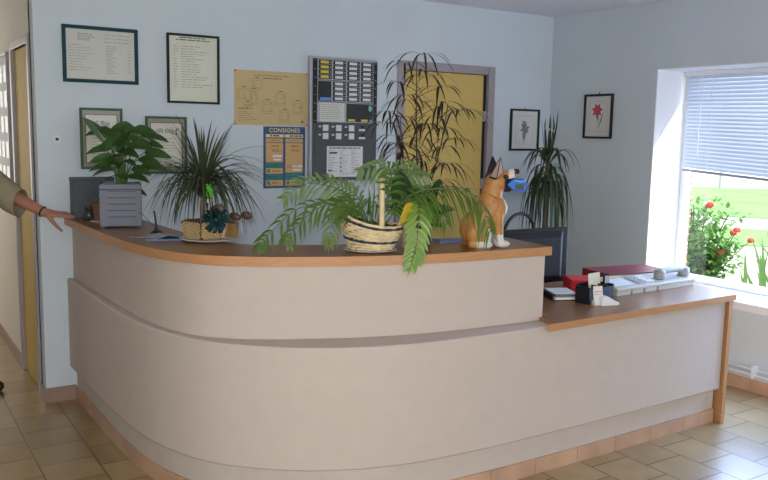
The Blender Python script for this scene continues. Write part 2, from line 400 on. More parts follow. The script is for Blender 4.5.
sk = MB(); so = offset(LOW, 0.028); si = offset(LOW, 0.042)
acc = [0]
for i in range(len(so)-1): acc.append(acc[-1] + (so[i+1] - so[i]).length)
def at_len(P, s):
    for i in range(len(P)-1):
        if acc[i+1] >= s: t = (s - acc[i]) / (acc[i+1] - acc[i]); return P[i].lerp(P[i+1], t)
    return P[-1]
nt_ = round(acc[-1] / 0.29); L_ = acc[-1] / nt_
for i in range(nt_):
    ss = [i*L_ + 0.0015 + (L_ - 0.003) * k / 4 for k in range(5)]
    sk.band([at_len(so, s) for s in ss], [at_len(si, s) for s in ss], 0, 0.078)
sk.build('skirting_tiles', M_SKIRT, cnt)
oa_, ob_ = offset(TOPC, 0.040), offset(TOPC, 0.006); up_o = []
for i, p in enumerate(oa_):
    t_ = min(1, max(0, (i / (len(oa_) - 1) - 0.25) / 0.45)); q_ = p.lerp(ob_[i], t_*t_*(3 - 2*t_)); up_o.append(V((min(q_.x, 2.757), q_.y, 0)))
up_i = [V((min(p.x, 2.757), p.y, 0)) for p in offset(TOPC, 0.09)]
MB().band(up_o, up_i, 0.746, TOP - 0.042).build('upper_panel', M_CREAM, cnt, smooth=30, bevel=0.004)
# right end cheek of the raised part
MB().prism([(2.69, 2.92), (2.757, 2.92), (2.787, 3.2), (2.72, 3.2)], DESK, TOP - 0.042).build('end_cheek', M_CREAM, cnt)
TI = offset(TOPC, 0.37)
ct = MB().band(TOPC, TI, TOP - 0.042, TOP).build('countertop', M_WOOD, cnt, bevel=0.002)
eb = MB().band(offset(TOPC, -0.003), offset(TOPC, 0.001), TOP - 0.042, TOP - 0.0005)
e0, e1 = TOPC[-1], TI[-1]; dd = (e1 - e0).normalized(); pn = V((dd.y, -dd.x, 0)) * 0.003
eb.prism([(e0.x + pn.x, e0.y + pn.y), (e1.x + pn.x, e1.y + pn.y), (e1.x, e1.y), (e0.x, e0.y)], TOP - 0.042, TOP - 0.0005)
eb.build('edge_band', M_BAND, ct, smooth=30)
dk = [(2.738, 2.79), (2.674, 2.722), (4.168, 2.760), (4.275, 3.25), (4.30, 3.62), (2.80, 3.62), (2.80, 2.868), (2.738, 2.858)]
dt = MB().prism(dk, DESK - 0.036, DESK).build('desk_top', M_WOOD, cnt, bevel=0.002)
eb = MB()
for a, c in ((0, 1), (1, 2), (2, 3), (3, 4)):
    p, q = V(dk[a] + (0,)), V(dk[c] + (0,)); n_ = (q - p).normalized(); n_ = V((n_.y, -n_.x, 0)) * 0.003
    eb.prism([(p.x, p.y), (q.x, q.y), (q.x + n_.x, q.y + n_.y), (p.x + n_.x, p.y + n_.y)], DESK - 0.036, DESK - 0.0005)
eb.build('edge_band', M_BAND, dt)
MB().prism([(4.116, 2.764), (4.151, 2.766), (4.238, 3.24), (4.265, 3.6), (4.23, 3.6), (4.203, 3.24)], 0, DESK - 0.036).build('end_panel', M_BAND, cnt, bevel=0.002)

# ------------------------------------------------------------------ wall things
def text_lines(mb, x0, x1, ys, z, mi, h=0.0035, ragged=0.3):
    for y in ys:
        e = x1 - (x1 - x0) * random.random() * ragged
        x = x0
        while x < e - 0.01:
            l = min(random.uniform(0.012, 0.05), e - x)
            mb.quad((x, -z, y - h/2), (x + l, -z, y - h/2), (x + l, -z, y + h/2), (x, -z, y + h/2), mi); x += l + 0.006
def rect(mb, x0, y0, x1, y1, z, mi): mb.quad((x0, -z, y0), (x1, -z, y0), (x1, -z, y1), (x0, -z, y1), mi)
def frame(label, x0, x1, z0, z1, fw, fmat, on='back', depth=0.02, group=None):
    W, Hh = x1 - x0, z1 - z0
    loc = ((x0 + x1)/2, YB - depth/2 - 0.0005, z0) if on == 'back' else (XR - depth/2 - 0.0005, (x0 + x1)/2, z0)
    t = thing('picture_frame', label, 'picture frame', loc, 0 if on == 'back' else -PI/2, group)
    f = MB(); h = depth / 2
    f.bmm((-W/2, -h, 0), (W/2, h, fw)); f.bmm((-W/2, -h, Hh - fw), (W/2, h, Hh)); f.bmm((-W/2, -h, fw), (-W/2 + fw, h, Hh - fw)); f.bmm((W/2 - fw, -h, fw), (W/2, h, Hh - fw))
    f.build('frame', fmat, t, bevel=0.003)
    return t, W, Hh, fw, h
def glaze(t, W, Hh, fw, h): MB().bmm((-W/2 + fw, -h + 0.004, fw), (W/2 - fw, -h + 0.0055, Hh - fw)).build('glass', M_GLASS, t)
M_TEAL = mat('dark_teal_frame', rgb(16, 62, 74), 0.6, spec=0.25); M_BLKF = mat('black_green_frame', rgb(34, 42, 40), 0.6, spec=0.25)
M_CERT = mat('aged_certificate_paper', rgb(208, 210, 202), 0.8, 0.02, 4)
M_CERT2 = mat('cream_certificate_paper', rgb(220, 222, 204), 0.8, 0.02, 4)
t, W, Hh, fw, h = frame('large landscape certificate in a dark teal frame, highest on the left', 1.001, 1.433, 1.897, 2.222, 0.020, M_TEAL, group='framed certificates on the back wall')
p = MB(); p.bmm((-W/2 + fw*.5, h - 0.006, fw*.5), (W/2 - fw*.5, h - 0.003, Hh - fw*.5))
zz = 0.0065 - h
zz = -(h - 0.0065)
text_lines(p, -0.13, -0.03, [Hh - 0.045 - 0.009*i for i in range(5)], zz, 1, 0.004, 0.3)
text_lines(p, -0.18, -0.04, [Hh - 0.11 - 0.016*i for i in range(10)], zz, 1, 0.003, 0.5)
text_lines(p, 0.02, 0.18, [Hh - 0.045 - 0.02*i for i in range(3)], zz, 1, 0.003, 0.1)
text_lines(p, 0.03, 0.10, [Hh - 0.11 - 0.011*i for i in range(15)], zz, 1, 0.003, 0.6)
text_lines(p, 0.155, 0.18, [Hh - 0.13 - 0.018*i for i in range(8)], zz, 1, 0.003, 0.6)
p.build('certificate', [M_CERT, M_INK], t); glaze(t, W, Hh, fw, h)
t, W, Hh, fw, h = frame('tall portrait certificate in a thin black frame above the spiky plant', 1.61, 1.948, 1.797, 2.222, 0.014, M_BLKF, group='framed certificates on the back wall')
p = MB(); p.bmm((-W/2 + fw*.5, h - 0.006, fw*.5), (W/2 - fw*.5, h - 0.003, Hh - fw*.5)); zz = -(h - 0.0065)
text_lines(p, -0.09, 0.09, [Hh - 0.022], zz, 2, 0.006, 0.1); text_lines(p, -0.11, 0.11, [Hh - 0.036], zz, 2, 0.006, 0.05)
text_lines(p, -0.13, -0.09, [Hh - 0.075 - 0.0155*i for i in range(17)], zz, 1, 0.003, 0.6)
text_lines(p, -0.08, 0.13, [Hh - 0.075 - 0.0155*i for i in range(17)], zz, 1, 0.0035, 0.6)
p.build('certificate', [M_CERT2, M_INK, M_DINK], t); glaze(t, W, Hh, fw, h)
M_GRNF = mat('green_frame', rgb(66, 96, 80), 0.6, spec=0.25); M_OLIVE = mat('olive_grey_mount', rgb(146, 142, 118), 0.7); M_REDL = mat('red_brown_slip', rgb(110, 62, 52), 0.6)
M_CREAMP = mat('cream_print_paper', rgb(216, 214, 200), 0.8)
def green_frame(label, x0, x1, z0, z1, first):
    t, W, Hh, fw, h = frame(label, x0, x1, z0, z1, 0.014, M_GRNF, group='framed certificates on the back wall')
    m = MB(); a, b = fw*.6, 0.037; yy0, yy1 = h - 0.008, h - 0.006
    yy0, yy1 = -0.001, 0.003
    m.bmm((-W/2 + a, yy0, a), (W/2 - a, yy1, b)); m.bmm((-W/2 + a, yy0, Hh - b), (W/2 - a, yy1, Hh - a)); m.bmm((-W/2 + a, yy0, b), (-W/2 + b - 0.008, yy1, Hh - b)); m.bmm((W/2 - b + 0.008, yy0, b), (W/2 - a, yy1, Hh - b))
    m.build('mount', M_OLIVE, t)
    s = MB(); c = b - 0.008
    s.bmm((-W/2 + c, yy0 - 0.001, b - 0.0), (W/2 - c, yy1, b + 0.004)); s.bmm((-W/2 + c, yy0 - 0.001, Hh - b - 0.004), (W/2 - c, yy1, Hh - b)); s.bmm((-W/2 + c, yy0 - 0.001, b), (-W/2 + c + 0.004, yy1, Hh - b)); s.bmm((W/2 - c - 0.004, yy0 - 0.001, b), (W/2 - c, yy1, Hh - b))
    s.build('slip', M_REDL, t)
    p = MB(); p.bmm((-W/2 + 0.03, 0.004, 0.03), (W/2 - 0.03, 0.007, Hh - 0.03)); zz = -0.0035
    # heavy hand-lettered heading, two words on a wave, drawn as dense pen strokes
    y = Hh - 0.092
    for (xa, xb, ph) in (((-0.035, -0.012, 0.0), (-0.004, 0.05, 0.8)) if first else ((-0.062, -0.018, 0.0), (-0.006, 0.05, 0.9))):
        n = int((xb - xa) / 0.0075)
        for i in range(n):
            x = xa + (xb - xa) * i / n; o = 0.005 * math.sin(ph + i * 0.6)
            hh = 0.026
            rect(p, x, y + o - hh/2, x + 0.0028, y + o + hh/2, zz, 1)
            for q in (-1, 0, 1):
                if random.random() < 0.75: rect(p, x, y + o + q*hh*0.42 - 0.002, x + 0.0062, y + o + q*hh*0.42 + 0.002, zz + 0.0003, 1)
    if not first:
        rect(p, 0.060, y - 0.02, 0.066, y + 0.012, zz, 1); rect(p, 0.056, y - 0.022, 0.070, y - 0.016, zz, 1); rect(p, 0.062, y + 0.012, 0.076, y + 0.018, zz, 1); rect(p, 0.073, y + 0.014, 0.078, y + 0.022, zz, 1)
    text_lines(p, -0.06, 0.06, [Hh - 0.135], zz, 2, 0.003, 0.1)
    text_lines(p, -0.06, 0.06, [Hh - 0.16 - 0.018*i for i in range(8)], zz, 2, 0.003, 0.3)
    p.build('print', [M_CREAMP, M_DINK, M_INK], t); glaze(t, W, Hh, fw, h)
green_frame('green framed certificate hanging directly below the large teal one', 1.086, 1.332, 1.392, 1.752, True)
green_frame('green framed certificate hanging below the tall black framed one', 1.470, 1.729, 1.36, 1.713, False)

# botanical prints
M_MAT = mat('white_mount', rgb(216, 216, 214), 0.8); M_GLN = mat('thin_grey_line', rgb(170, 168, 176), 0.8)
M_IRIS = mat('blue_iris_ink', rgb(112, 128, 150), 0.8); M_LEAFI = mat('grey_green_ink', rgb(104, 122, 116), 0.8); M_REDI = mat('red_flower_ink', rgb(196, 62, 70), 0.8)
def petal(p, cx, cz, ang, l, w_, z, mi):
    c, s = math.cos(ang), math.sin(ang)
    q = [(0, 0), (l*.5, w_), (l, 0), (l*.5, -w_)]
    p.add([(cx + a*c - b*s, -z, cz + a*s + b*c) for a, b in q], [(0,1,2,3)], mi)
def botanical(label, a, b, z0, z1, on, kind):
    t, W, Hh, fw, h = frame(label, a, b, z0, z1, 0.016, M_BLKF, on, group='framed flower prints')
    p = MB(); p.bmm((-W/2 + fw*.5, h - 0.006, fw*.5), (W/2 - fw*.5, h - 0.003, Hh - fw*.5)); zz = -(h - 0.0066)
    ix, iz = W*0.30, Hh*0.34; cz = Hh/2
    for (x0_, y0_, x1_, y1_) in ((-ix, cz-iz, ix, cz-iz+.0025), (-ix, cz+iz-.0025, ix, cz+iz), (-ix, cz-iz, -ix+.0025, cz+iz), (ix-.0025, cz-iz, ix, cz+iz)): rect(p, x0_, y0_, x1_, y1_, zz, 1)
    if kind == 'iris':
        for k in range(6): petal(p, 0.005, cz + 0.01, k*PI/3 + 0.3, 0.055, 0.014, zz + 0.0003*k, 2)
        for k in range(4): petal(p, -0.008, cz + 0.055, k*PI/2 + 0.6, 0.028, 0.008, zz + 0.0003*k, 3)
        rect(p, -0.002, cz - 0.10, 0.002, cz + 0.06, zz, 3); petal(p, 0, cz - 0.09, PI/2 - 0.2, 0.11, 0.007, zz, 3); petal(p, 0, cz - 0.09, PI/2 + 0.3, 0.08, 0.006, zz, 3)
    else:
        for k in range(7): petal(p, -0.012, cz + 0.045, k*2*PI/7 + 0.2, 0.06, 0.015, zz + 0.0003*k, 2)
        petal(p, -0.004, cz + 0.01, -PI/2 - 0.05, 0.05, 0.008, zz, 3); rect(p, 0.0, cz - 0.10, 0.004, cz + 0.03, zz, 3); petal(p, 0.004, cz - 0.10, PI/2 - 0.35, 0.16, 0.007, zz, 3)
    p.build('botanical_print', [M_MAT, M_GLN, M_IRIS if kind == 'iris' else M_REDI, M_LEAFI], t); glaze(t, W, Hh, fw, h)
    MB().tube([(0, h - 0.004, Hh), (0, h - 0.004, Hh + 0.012)], 0.004, 6).build('hanger', M_BLKF, t)
botanical('black framed flower print in blue grey, right of the yellow door', 4.401, 4.712, 1.513, 1.848, 'back', 'iris')
botanical('black framed red flower print on the wall beside the window', 4.346, 4.636, 1.624, 1.965, 'right', 'amaryllis')

# evacuation plan, pinned sheet
M_PLAN = mat('ochre_plan_sheet', rgb(200, 178, 130), 0.75, 0.02, 4); M_PLINE = mat('plan_line', rgb(150, 128, 84), 0.8); M_PIN = mat('red_pin', rgb(190, 50, 70), 0.4)
ev = thing('floor_plan_sheet', 'ochre sheet of small plan drawings pinned left of the grey alarm panel', 'plan', (2.3155, YB - 0.0012, 1.672))
p = MB(); PW, PH = 0.529, 0.355
p.bmm((-PW/2, -0.001, 0), (PW/2, 0.001, PH)); zz = 0.0013
text_lines(p, -0.13, 0.15, [PH - 0.03], zz, 1, 0.005, 0.05); text_lines(p, -0.06, 0.08, [PH - 0.048], zz, 2, 0.006, 0.05)
for (cx, cz, w_, h_) in ((-0.195, 0.20, 0.10, 0.075), (-0.105, 0.265, 0.075, 0.075), (-0.125, 0.18, 0.05, 0.10), (-0.03, 0.12, 0.085, 0.085), (0.065, 0.175, 0.08, 0.085), (0.095, 0.06, 0.075, 0.085), (0.19, 0.12, 0.075, 0.085), (-0.17, 0.125, 0.07, 0.04)):
    for k in range(2):
        e = k * 0.012
        for (a0, b0, a1, b1) in ((-w_/2+e, -h_/2+e, w_/2-e, -h_/2+e+.0022), (-w_/2+e, h_/2-e-.0022, w_/2-e, h_/2-e), (-w_/2+e, -h_/2+e, -w_/2+e+.0022, h_/2-e), (w_/2-e-.0022, -h_/2+e, w_/2-e, h_/2-e)):
            rect(p, cx+a0, cz+b0, cx+a1, cz+b1, zz, 1)
    for k in range(4):
        x = cx + random.uniform(-.35, .35)*w_; y = cz + random.uniform(-.35, .35)*h_; rect(p, x, y, x + .012, y + .003, zz, 2)
    rect(p, cx - .012, cz + h_/2 + .006, cx + .014, cz + h_/2 + .011, zz, 2)
text_lines(p, -0.235, -0.15, [0.107], zz, 2, 0.005, 0.05); text_lines(p, -0.235, -0.11, [0.085 - 0.012*i for i in range(6)], zz, 1, 0.003, 0.5)
rect(p, 0.22, 0.02, 0.235, 0.035, zz, 2)
p.build('sheet', [M_PLAN, M_PLINE, mat('plan_dark_line', rgb(104, 94, 72), 0.8)], ev)
for x in (-1, 1):
    for z in (0.006, PH - 0.006): MB().lathe([(0.0055, 0), (0.0055, 0.002), (0.003, 0.005)], n=10).build('drawing_pin', M_PIN, ev, loc=None).matrix_local = Matrix.Translation((x*(PW/2 - 0.006), -0.001, z)) @ Matrix.Rotation(PI/2, 4, 'X')

# safety instructions poster
M_PBLUE = mat('poster_blue', rgb(52, 84, 128), 0.5); M_PORG = mat('poster_orange', rgb(208, 168, 112), 0.5); M_PTEAL = mat('poster_teal', rgb(44, 134, 130), 0.5); M_PYEL = mat('poster_pale_yellow', rgb(226, 214, 150), 0.5)
ps = thing('safety_poster', 'blue and orange instructions poster headed in capitals, under the ochre sheet', 'poster', (2.411, YB - 0.0012, 1.252))
p = MB(); QW, QH = 0.31, 0.414
p.bmm((-QW/2, -0.001, 0), (QW/2, 0.001, QH)); zz = 0.0014
cols = ((-0.138, -0.012), (0.006, 0.138))
for ci, (a, b) in enumerate(cols):
    rect(p, a, QH - 0.072, b, QH - 0.052, zz, 3); text_lines(p, a + 0.03, b - 0.01, [QH - 0.062], zz + .0004, 5, 0.009, 0.1)
    rect(p, a, QH - 0.105, b, QH - 0.080, zz, 1); text_lines(p, a + 0.02, b - 0.02, [QH - 0.093], zz + .0004, 6, 0.004, 0.3)
    top = QH - 0.110
    bot = 0.175 if ci == 0 else 0.105
    rect(p, a, bot, b, top, zz, 1)
    text_lines(p, a + 0.04, b - 0.03, [top - 0.02], zz + .0004, 5, 0.006, 0.1)
    text_lines(p, a + 0.045, b - 0.01, [top - 0.045 - 0.009*i for i in range(2)], zz + .0004, 5, 0.003, 0.3)
    rect(p, a + 0.05, bot + 0.035, b - 0.005, bot + 0.05, zz + .0004, 4); rect(p, a + 0.055, bot + 0.012, b - 0.015, bot + 0.024, zz + .0004, 4)
    if ci == 1: text_lines(p, a + 0.01, b - 0.02, [0.15 - 0.012*i for i in range(2)], zz + .0006, 6, 0.004, 0.3)
    for (z0_, z1_, mi) in (((0.140, 0.170, 2), (0.097, 0.136, 1), (0.062, 0.090, 2), (0.016, 0.056, 1)) if ci == 0 else ((0.062, 0.098, 2), (0.016, 0.056, 1))):
        rect(p, a, z0_, b, z1_, zz, mi)
        if mi == 1: rect(p, a + 0.01, z0_ + 0.008, a + 0.03, z1_ - 0.008, zz + .0004, 2); text_lines(p, a + 0.045, b - 0.02, [(z0_ + z1_)/2], zz + .0004, 6, 0.007, 0.2)
        else: text_lines(p, a + 0.01, b - 0.03, [(z0_ + z1_)/2], zz + .0004, 5, 0.004, 0.2)
rect(p, -0.01, QH - 0.072, -0.006, QH - 0.05, zz, 3); rect(p, -0.002, QH - 0.072, 0.002, QH - 0.05, zz, 3)
p.build('sheet', [M_PBLUE, M_PORG, M_PTEAL, M_PYEL, M_PAPER, M_DINK, mat('poster_brown_ink', rgb(150, 96, 58), 0.6)], ps)
me = text_mesh('CONSIGNES', 0.040); o = link_mesh('heading', me, M_PYEL, ps); o.matrix_local = Matrix.Translation((0, -0.0018, QH - 0.026)) @ Matrix.Rotation(PI/2, 4, 'X') @ Matrix.Scale(0.98, 4, V((1,0,0)))
for x in (-1, 1):
    MB().lathe([(0.005, 0), (0.005, 0.002), (0.003, 0.005)], n=10).build('drawing_pin', M_PIN, ps).matrix_local = Matrix.Translation((x*(QW/2 - 0.006), -0.001, QH - 0.006)) @ Matrix.Rotation(PI/2, 4, 'X')

# fire alarm panel
M_ALU = mat('brushed_aluminium', rgb(176, 180, 188), 0.4, metal=0.3); M_CHAR = mat('charcoal_panel', rgb(70, 76, 82), 0.5); M_LYEL = mat('yellow_label', rgb(214, 196, 70), 0.5); M_LBLUE = mat('light_blue_label', rgb(96, 150, 220), 0.5); M_LGRN = mat('pale_green_badge', rgb(120, 190, 176), 0.5)
M_MODB = mat('black_module', rgb(40, 43, 48), 0.5); M_LWHITE = mat('white_label', rgb(220, 222, 226), 0.6)
al = thing('alarm_panel', 'grey wall cabinet with rows of black labelled modules and a notice', 'alarm panel', (2.858, YB, 1.290))
AW, AH, AD = 0.525, 0.855, 0.035
MB().bmm((-AW/2 - 0.012, -AD, 0), (AW/2, 0, AH)).build('enclosure', M_ALU, al, bevel=0.004)
fz = -AD
g = MB(); g.bmm((-AW/2 + 0.008, fz - 0.006, 0.012), (AW/2 - 0.005, fz, AH - 0.015)); g.build('rack', M_CHAR, al)
for x in (-AW/2 + 0.022, AW/2 - 0.020):
    MB().bmm((x - 0.014, fz - 0.008, 0.405), (x + 0.014, fz - 0.006, AH - 0.018)).build('side_rail', M_BLACK, al)
for x in (-AW/2 + 0.022, AW/2 - 0.020):
    for k in range(8): MB().bmm((x - 0.003, fz - 0.010, 0.42 + k*0.058), (x + 0.003, fz - 0.008, 0.426 + k*0.058)).build('screw', M_ALU, al)
def plate(x0, z0, x1, z1): MB().bmm((x0, fz - 0.010, z0), (x1, fz - 0.006, z1)).build('face_plate', M_ALU, al)
gx0, gx1 = -AW/2 + 0.040, AW/2 - 0.037
cw = (gx1 - gx0) / 4
plate(gx0, 0.700, gx1, 0.837); plate(gx0, 0.554, gx1, 0.695); plate(gx0, 0.413, gx1, 0.549)
def module(x0, x1, z0, z1, label, lx0=None, lx1=None, lz0=None, lz1=None, dot=True):
    o = MB().bmm((x0, fz - 0.016, z0), (x1, fz - 0.010, z1)).build('module', M_MODB, al)
    if label is not None:
        MB().bmm((lx0, fz - 0.0175, lz0), (lx1, fz - 0.016, lz1)).build('module_label', label, o)
    if dot: MB().bmm((x1 - 0.012, fz - 0.0175, (z0+z1)/2 - 0.003), (x1 - 0.006, fz - 0.016, (z0+z1)/2 + 0.003)).build('indicator', M_LWHITE, o)
for c in range(4):
    x0 = gx0 + cw*c + 0.008; x1 = gx0 + cw*(c+1) - 0.006
    for r in range(4):
        zt_ = 0.832 - r*0.0325; module(x0, x1, zt_ - 0.0295, zt_, M_LYEL if c == 0 else M_LWHITE, x0 + 0.012, x1 - 0.024, zt_ - 0.024, zt_ - 0.006)
        if c > 0:
            zt_ = 0.690 - r*0.0335; module(x0, x1, zt_ - 0.030, zt_, M_LWHITE, x0 + 0.012, x1 - 0.022, zt_ - 0.024, zt_ - 0.006)
x0, x1 = gx0 + 0.004, gx0 + cw - 0.008
module(x0, x1, 0.558, 0.690, M_LBLUE, x0 + 0.014, x1 - 0.004, 0.561, 0.580, False)
o = MB().bmm((gx0 + 0.02, fz - 0.013, 0.418), (gx0 + 2*cw - 0.015, fz - 0.010, 0.544)); text_lines(o, gx0 + 0.03, gx0 + 2*cw - 0.03, [0.532 - 0.0135*i for i in range(8)], -fz + 0.0135, 1, 0.003, 0.2)
o.build('notice', [M_CERT, M_INK], al)
module(gx0 + 2*cw + 0.006, gx1 - 0.006, 0.418, 0.544, M_LYEL, gx0 + 2*cw + 0.016, gx0 + 2*cw + 0.072, 0.422, 0.437, False)
md = MB().bmm((gx0 + 3*cw + 0.01, fz - 0.0175, 0.422), (gx0 + 3*cw + 0.062, fz - 0.016, 0.437)).build('yellow_label', M_LYEL, al)
MB().bmm((gx1 - 0.035, fz - 0.0175, 0.422), (gx1 - 0.012, fz - 0.016, 0.437)).build('blue_label', M_LBLUE, al)
MB().lathe([(0.014, 0), (0.014, 0.002)], n=14, sx=1, sy=1.6).build('badge', M_LGRN, al).matrix_local = Matrix.Translation((gx1 - 0.03, fz - 0.016, 0.515)) @ Matrix.Rotation(PI/2, 4, 'X')
for r in range(2):
    for c in range(4):
        x = gx0 + 0.045 + c*0.103; z = 0.374 - r*0.056
        if c < 3:
            k = MB().bmm((x, fz - 0.012, z - 0.021), (x + 0.042, fz - 0.006, z + 0.021)).build('key_switch', M_LWHITE, al)
            MB().bmm((x - 0.032, fz - 0.010, z + 0.004), (x - 0.014, fz - 0.006, z + 0.014)).build('indicator', M_LWHITE, al)
        else:
            MB().bmm((x - 0.02, fz - 0.010, z - 0.018), (x + 0.03, fz - 0.006, z - 0.004)).build('label_strip', M_LWHITE, al)
            MB().ball((x + 0.01, fz - 0.010, z + 0.012), (0.012, 0.008, 0.008), 10).build('knob', M_BLACK, al)
o = MB(); nx0, nx1 = -0.145, 0.145
o.bmm((nx0, fz - 0.009, 0.035), (nx1, fz - 0.006, 0.248)); zz = -fz + 0.0095
text_lines(o, nx0 + 0.02, nx1 - 0.02, [0.236], zz, 1, 0.008, 0.05)
rect(o, nx0 + 0.02, 0.198, nx0 + 0.08, 0.208, zz + 0.0004, 1); rect(o, nx0 + 0.01, 0.075, nx0 + 0.045, 0.084, zz, 1)
for k in range(3):
    xa = nx0 + 0.012 + k*0.092; text_lines(o, xa, xa + 0.08, [0.220 - 0.012*i for i in range(15)], zz, 2, 0.0035, 0.7)
for k in range(4): rect(o, nx0 + 0.105, 0.16 - k*0.03, nx0 + 0.116, 0.170 - k*0.03, zz, 1)
o.build('instruction_sheet', [M_LWHITE, M_DINK, M_INK], al)

# light switch on the back wall, left
sw = thing('light_switch', 'small white square wall plate with a dark button, left of the frames', 'switch', (0.957, YB, 1.545))
MB().bmm((-0.022, -0.006, 0), (0.022, 0, 0.044)).build('plate', mat('pale_switch_plate', rgb(222, 224, 226), 0.6), sw, bevel=0.002)
MB().bmm((-0.008, -0.011, 0.013), (0.008, -0.006, 0.029)).build('button', M_BLACK, sw)

# photo board in the hall
bd = thing('photo_board', 'grey notice board of small photographs on the hall wall', 'notice board', (XL, 6.45, 1.2))
MB().bmm((-0.012, -0.47, 0), (0, 0.65, 0.9)).build('board', mat('grey_board', rgb(196, 198, 200), 0.7), bd)
M_PH = [mat('photo_dark', rgb(90, 92, 96), 0.4, 0.4, 30), mat('photo_mid', rgb(150, 140, 132), 0.4, 0.4, 30)]
f = MB(); f.bmm((-0.02, -0.49, -0.02), (0, 0.67, 0)); f.bmm((-0.02, -0.49, 0.9), (0, 0.67, 0.92)); f.bmm((-0.02, -0.49, 0), (0, -0.47, 0.9)); f.bmm((-0.02, 0.65, 0), (0, 0.67, 0.9))
f.build('frame', M_FRAMEM, bd)
for i in range(6):
    for j in range(5):
        MB().bmm((-0.0135, -0.43 + i*0.18, 0.05 + j*0.17), (-0.012, -0.32 + i*0.18, 0.16 + j*0.17)).build('photograph', M_PH[(i + j) % 2], bd)

# ------------------------------------------------------------------ plants
def green(name, r, g, b, var=0.2, trans=0.25, rough=0.35): return mat(name, rgb(r, g, b), rough, var, 9, trans=trans)
G_LILY = green('peace_lily_leaf', 56, 92, 38); G_STEM = green('green_stem', 84, 108, 52, 0.1, 0.0)
G_DRAC = green('dracaena_leaf', 46, 66, 40); G_FERN = green('palm_leaflet', 88, 122, 46, 0.25, 0.3); G_ARAL = green('aralia_leaf', 54, 48, 34, 0.2, 0.1)
G_DARK = green('dark_leaf', 34, 68, 34); G_BRIGHT = green('bright_leaflet', 132, 170, 66, 0.2, 0.3); G_YEL = green('yellowing_leaflet', 208, 180, 50, 0.1, 0.3)
M_TRUNK = mat('trunk_bark', rgb(120, 104, 80), 0.9, 0.2, 20, 0.4, 60)
def wprof(k, w, peak=0.35, tip=0.02):
    out = []
    for i in range(k):
        t = i / (k - 1); out.append(w * (max(0.12, math.sin(PI * min(1, (t / peak) * 0.5))) if t < peak else max(tip, math.cos(PI/2 * (t - peak) / (1 - peak)) ** 0.8)))
    return out

# grey planter with peace lily
M_PLANT = mat('grey_blue_plastic', rgb(104, 108, 124), 0.5, 0.03, 10)
RZ = math.radians(-15.5)
gp = thing('square_planter', 'slate grey square planter with horizontal grooves holding the broad-leaved lily', 'planter', (1.168, 4.470, TOP), RZ)
S_, HP = 0.107, 0.235
b = MB(); zs = [0.008, HP]
b.bmm((-S_, -0.1, 0.008), (S_, 0.1, HP - 0.03))
b.bmm((-S_, -0.1, HP - 0.03), (S_, -0.088, HP)); b.bmm((-S_, 0.088, HP - 0.03), (S_, 0.1, HP)); b.bmm((-S_, -0.088, HP - 0.03), (-S_ + 0.012, 0.088, HP)); b.bmm((S_ - 0.012, -0.088, HP - 0.03), (S_, 0.088, HP))
b.build('body', M_PLANT, gp, bevel=0.004)
for k in range(5):
    z = 0.058 + k*0.034; MB().bmm((-0.068, -0.1025, z), (0.078, -0.099, z + 0.005)).build('groove', M_DGREY, gp)
MB().bmm((-S_ + 0.012, -0.088, HP - 0.03), (S_ - 0.012, 0.088, HP - 0.012)).build('soil', M_SOIL, gp)
b = MB()
for x in (-0.09, 0.09):
    for y in (-0.085, 0.085): b.bmm((x - 0.01, y - 0.01, 0), (x + 0.01, y + 0.01, 0.008))
b.build('feet', M_BLACK, gp)
pl_ = thing('peace_lily', 'broad dark green peace lily growing from the slate grey planter', 'plant', (1.168, 4.470, TOP + HP - 0.014), 0)
VR = V((math.cos(math.radians(-31)), math.sin(math.radians(-31)), 0)); VF = V((math.sin(math.radians(31)), math.cos(math.radians(31)), 0))
def vrel(r, f_, u): return VR*r + VF*f_ + V((0, 0, u))
lily = [(-.19,-.02,.36,.2),(-.185,.0,.26,.2),(-.165,-.05,.165,.18),(-.175,.02,.07,.17),(-.045,-.03,.29,.17),(.03,.02,.25,.18),(.14,.0,.27,.19),(.26,.02,.235,.2),(.285,-.03,.15,.2),(.18,-.09,.02,.2),(.25,.03,.08,.19),(.16,-.07,-.05,.18),(-.09,-.08,.2,.18),(-.12,-.1,.05,.17),(.06,-.1,.16,.19),(.1,-.08,.2,.19),(.2,-.05,.19,.2),(.02,-.1,.09,.17),(-.03,-.1,.13,.17),(.1,.1,.27,.18),(-.1,.1,.24,.18),(0,.12,.26,.17),(.22,.08,.2,.18),(-.06,-.11,.02,.15),(.12,-.11,.1,.18),(-.11,-.04,.3,.19),(.08,-.02,.3,.18),(.21,.0,.27,.19),(.24,-.06,.11,.19),(-.14,-.08,.12,.18),(-.02,-.06,.22,.19),(.13,-.1,.15,.19),(.19,-.09,.06,.18),(.07,-.11,.03,.16),(-.08,-.11,.1,.17),(.02,.03,.32,.17),(.16,.05,.23,.2)]
lm = MB(); sm_ = MB()
for (r, f_, u, L) in lily:
    tip = vrel(r, f_, u); base = vrel(r*0.12, f_*0.2, -0.005); d_ = V((tip.x, tip.y, 0)); dn = d_.normalized()
    mid = tip - dn * L * 0.75 + V((0, 0, L*0.25)); mid.z = min(max(mid.z, 0.05), u + 0.03) if u < 0.3 else u - L*0.75
    sm_.tube(bez(base, V((base.x, base.y, mid.z*0.7)), mid, 5), 0.0028, 5)
    top = mid.lerp(tip, 0.5) + V((0, 0, 0.025))
    pts = bez(mid, top, tip, 8)
    lm.leaf(pts, wprof(9, L*0.135, 0.32), fold=0.28, nrm=-VF*random.uniform(.5, 1.2) + VR*random.uniform(-.5, .5) + V((0, 0, random.uniform(.2, .7))))
for v in lm.v: v.z = max(v.z, -0.2)
lm.build('leaves', G_LILY, pl_, smooth=60, recalc=False); sm_.build('stems', G_STEM, pl_)

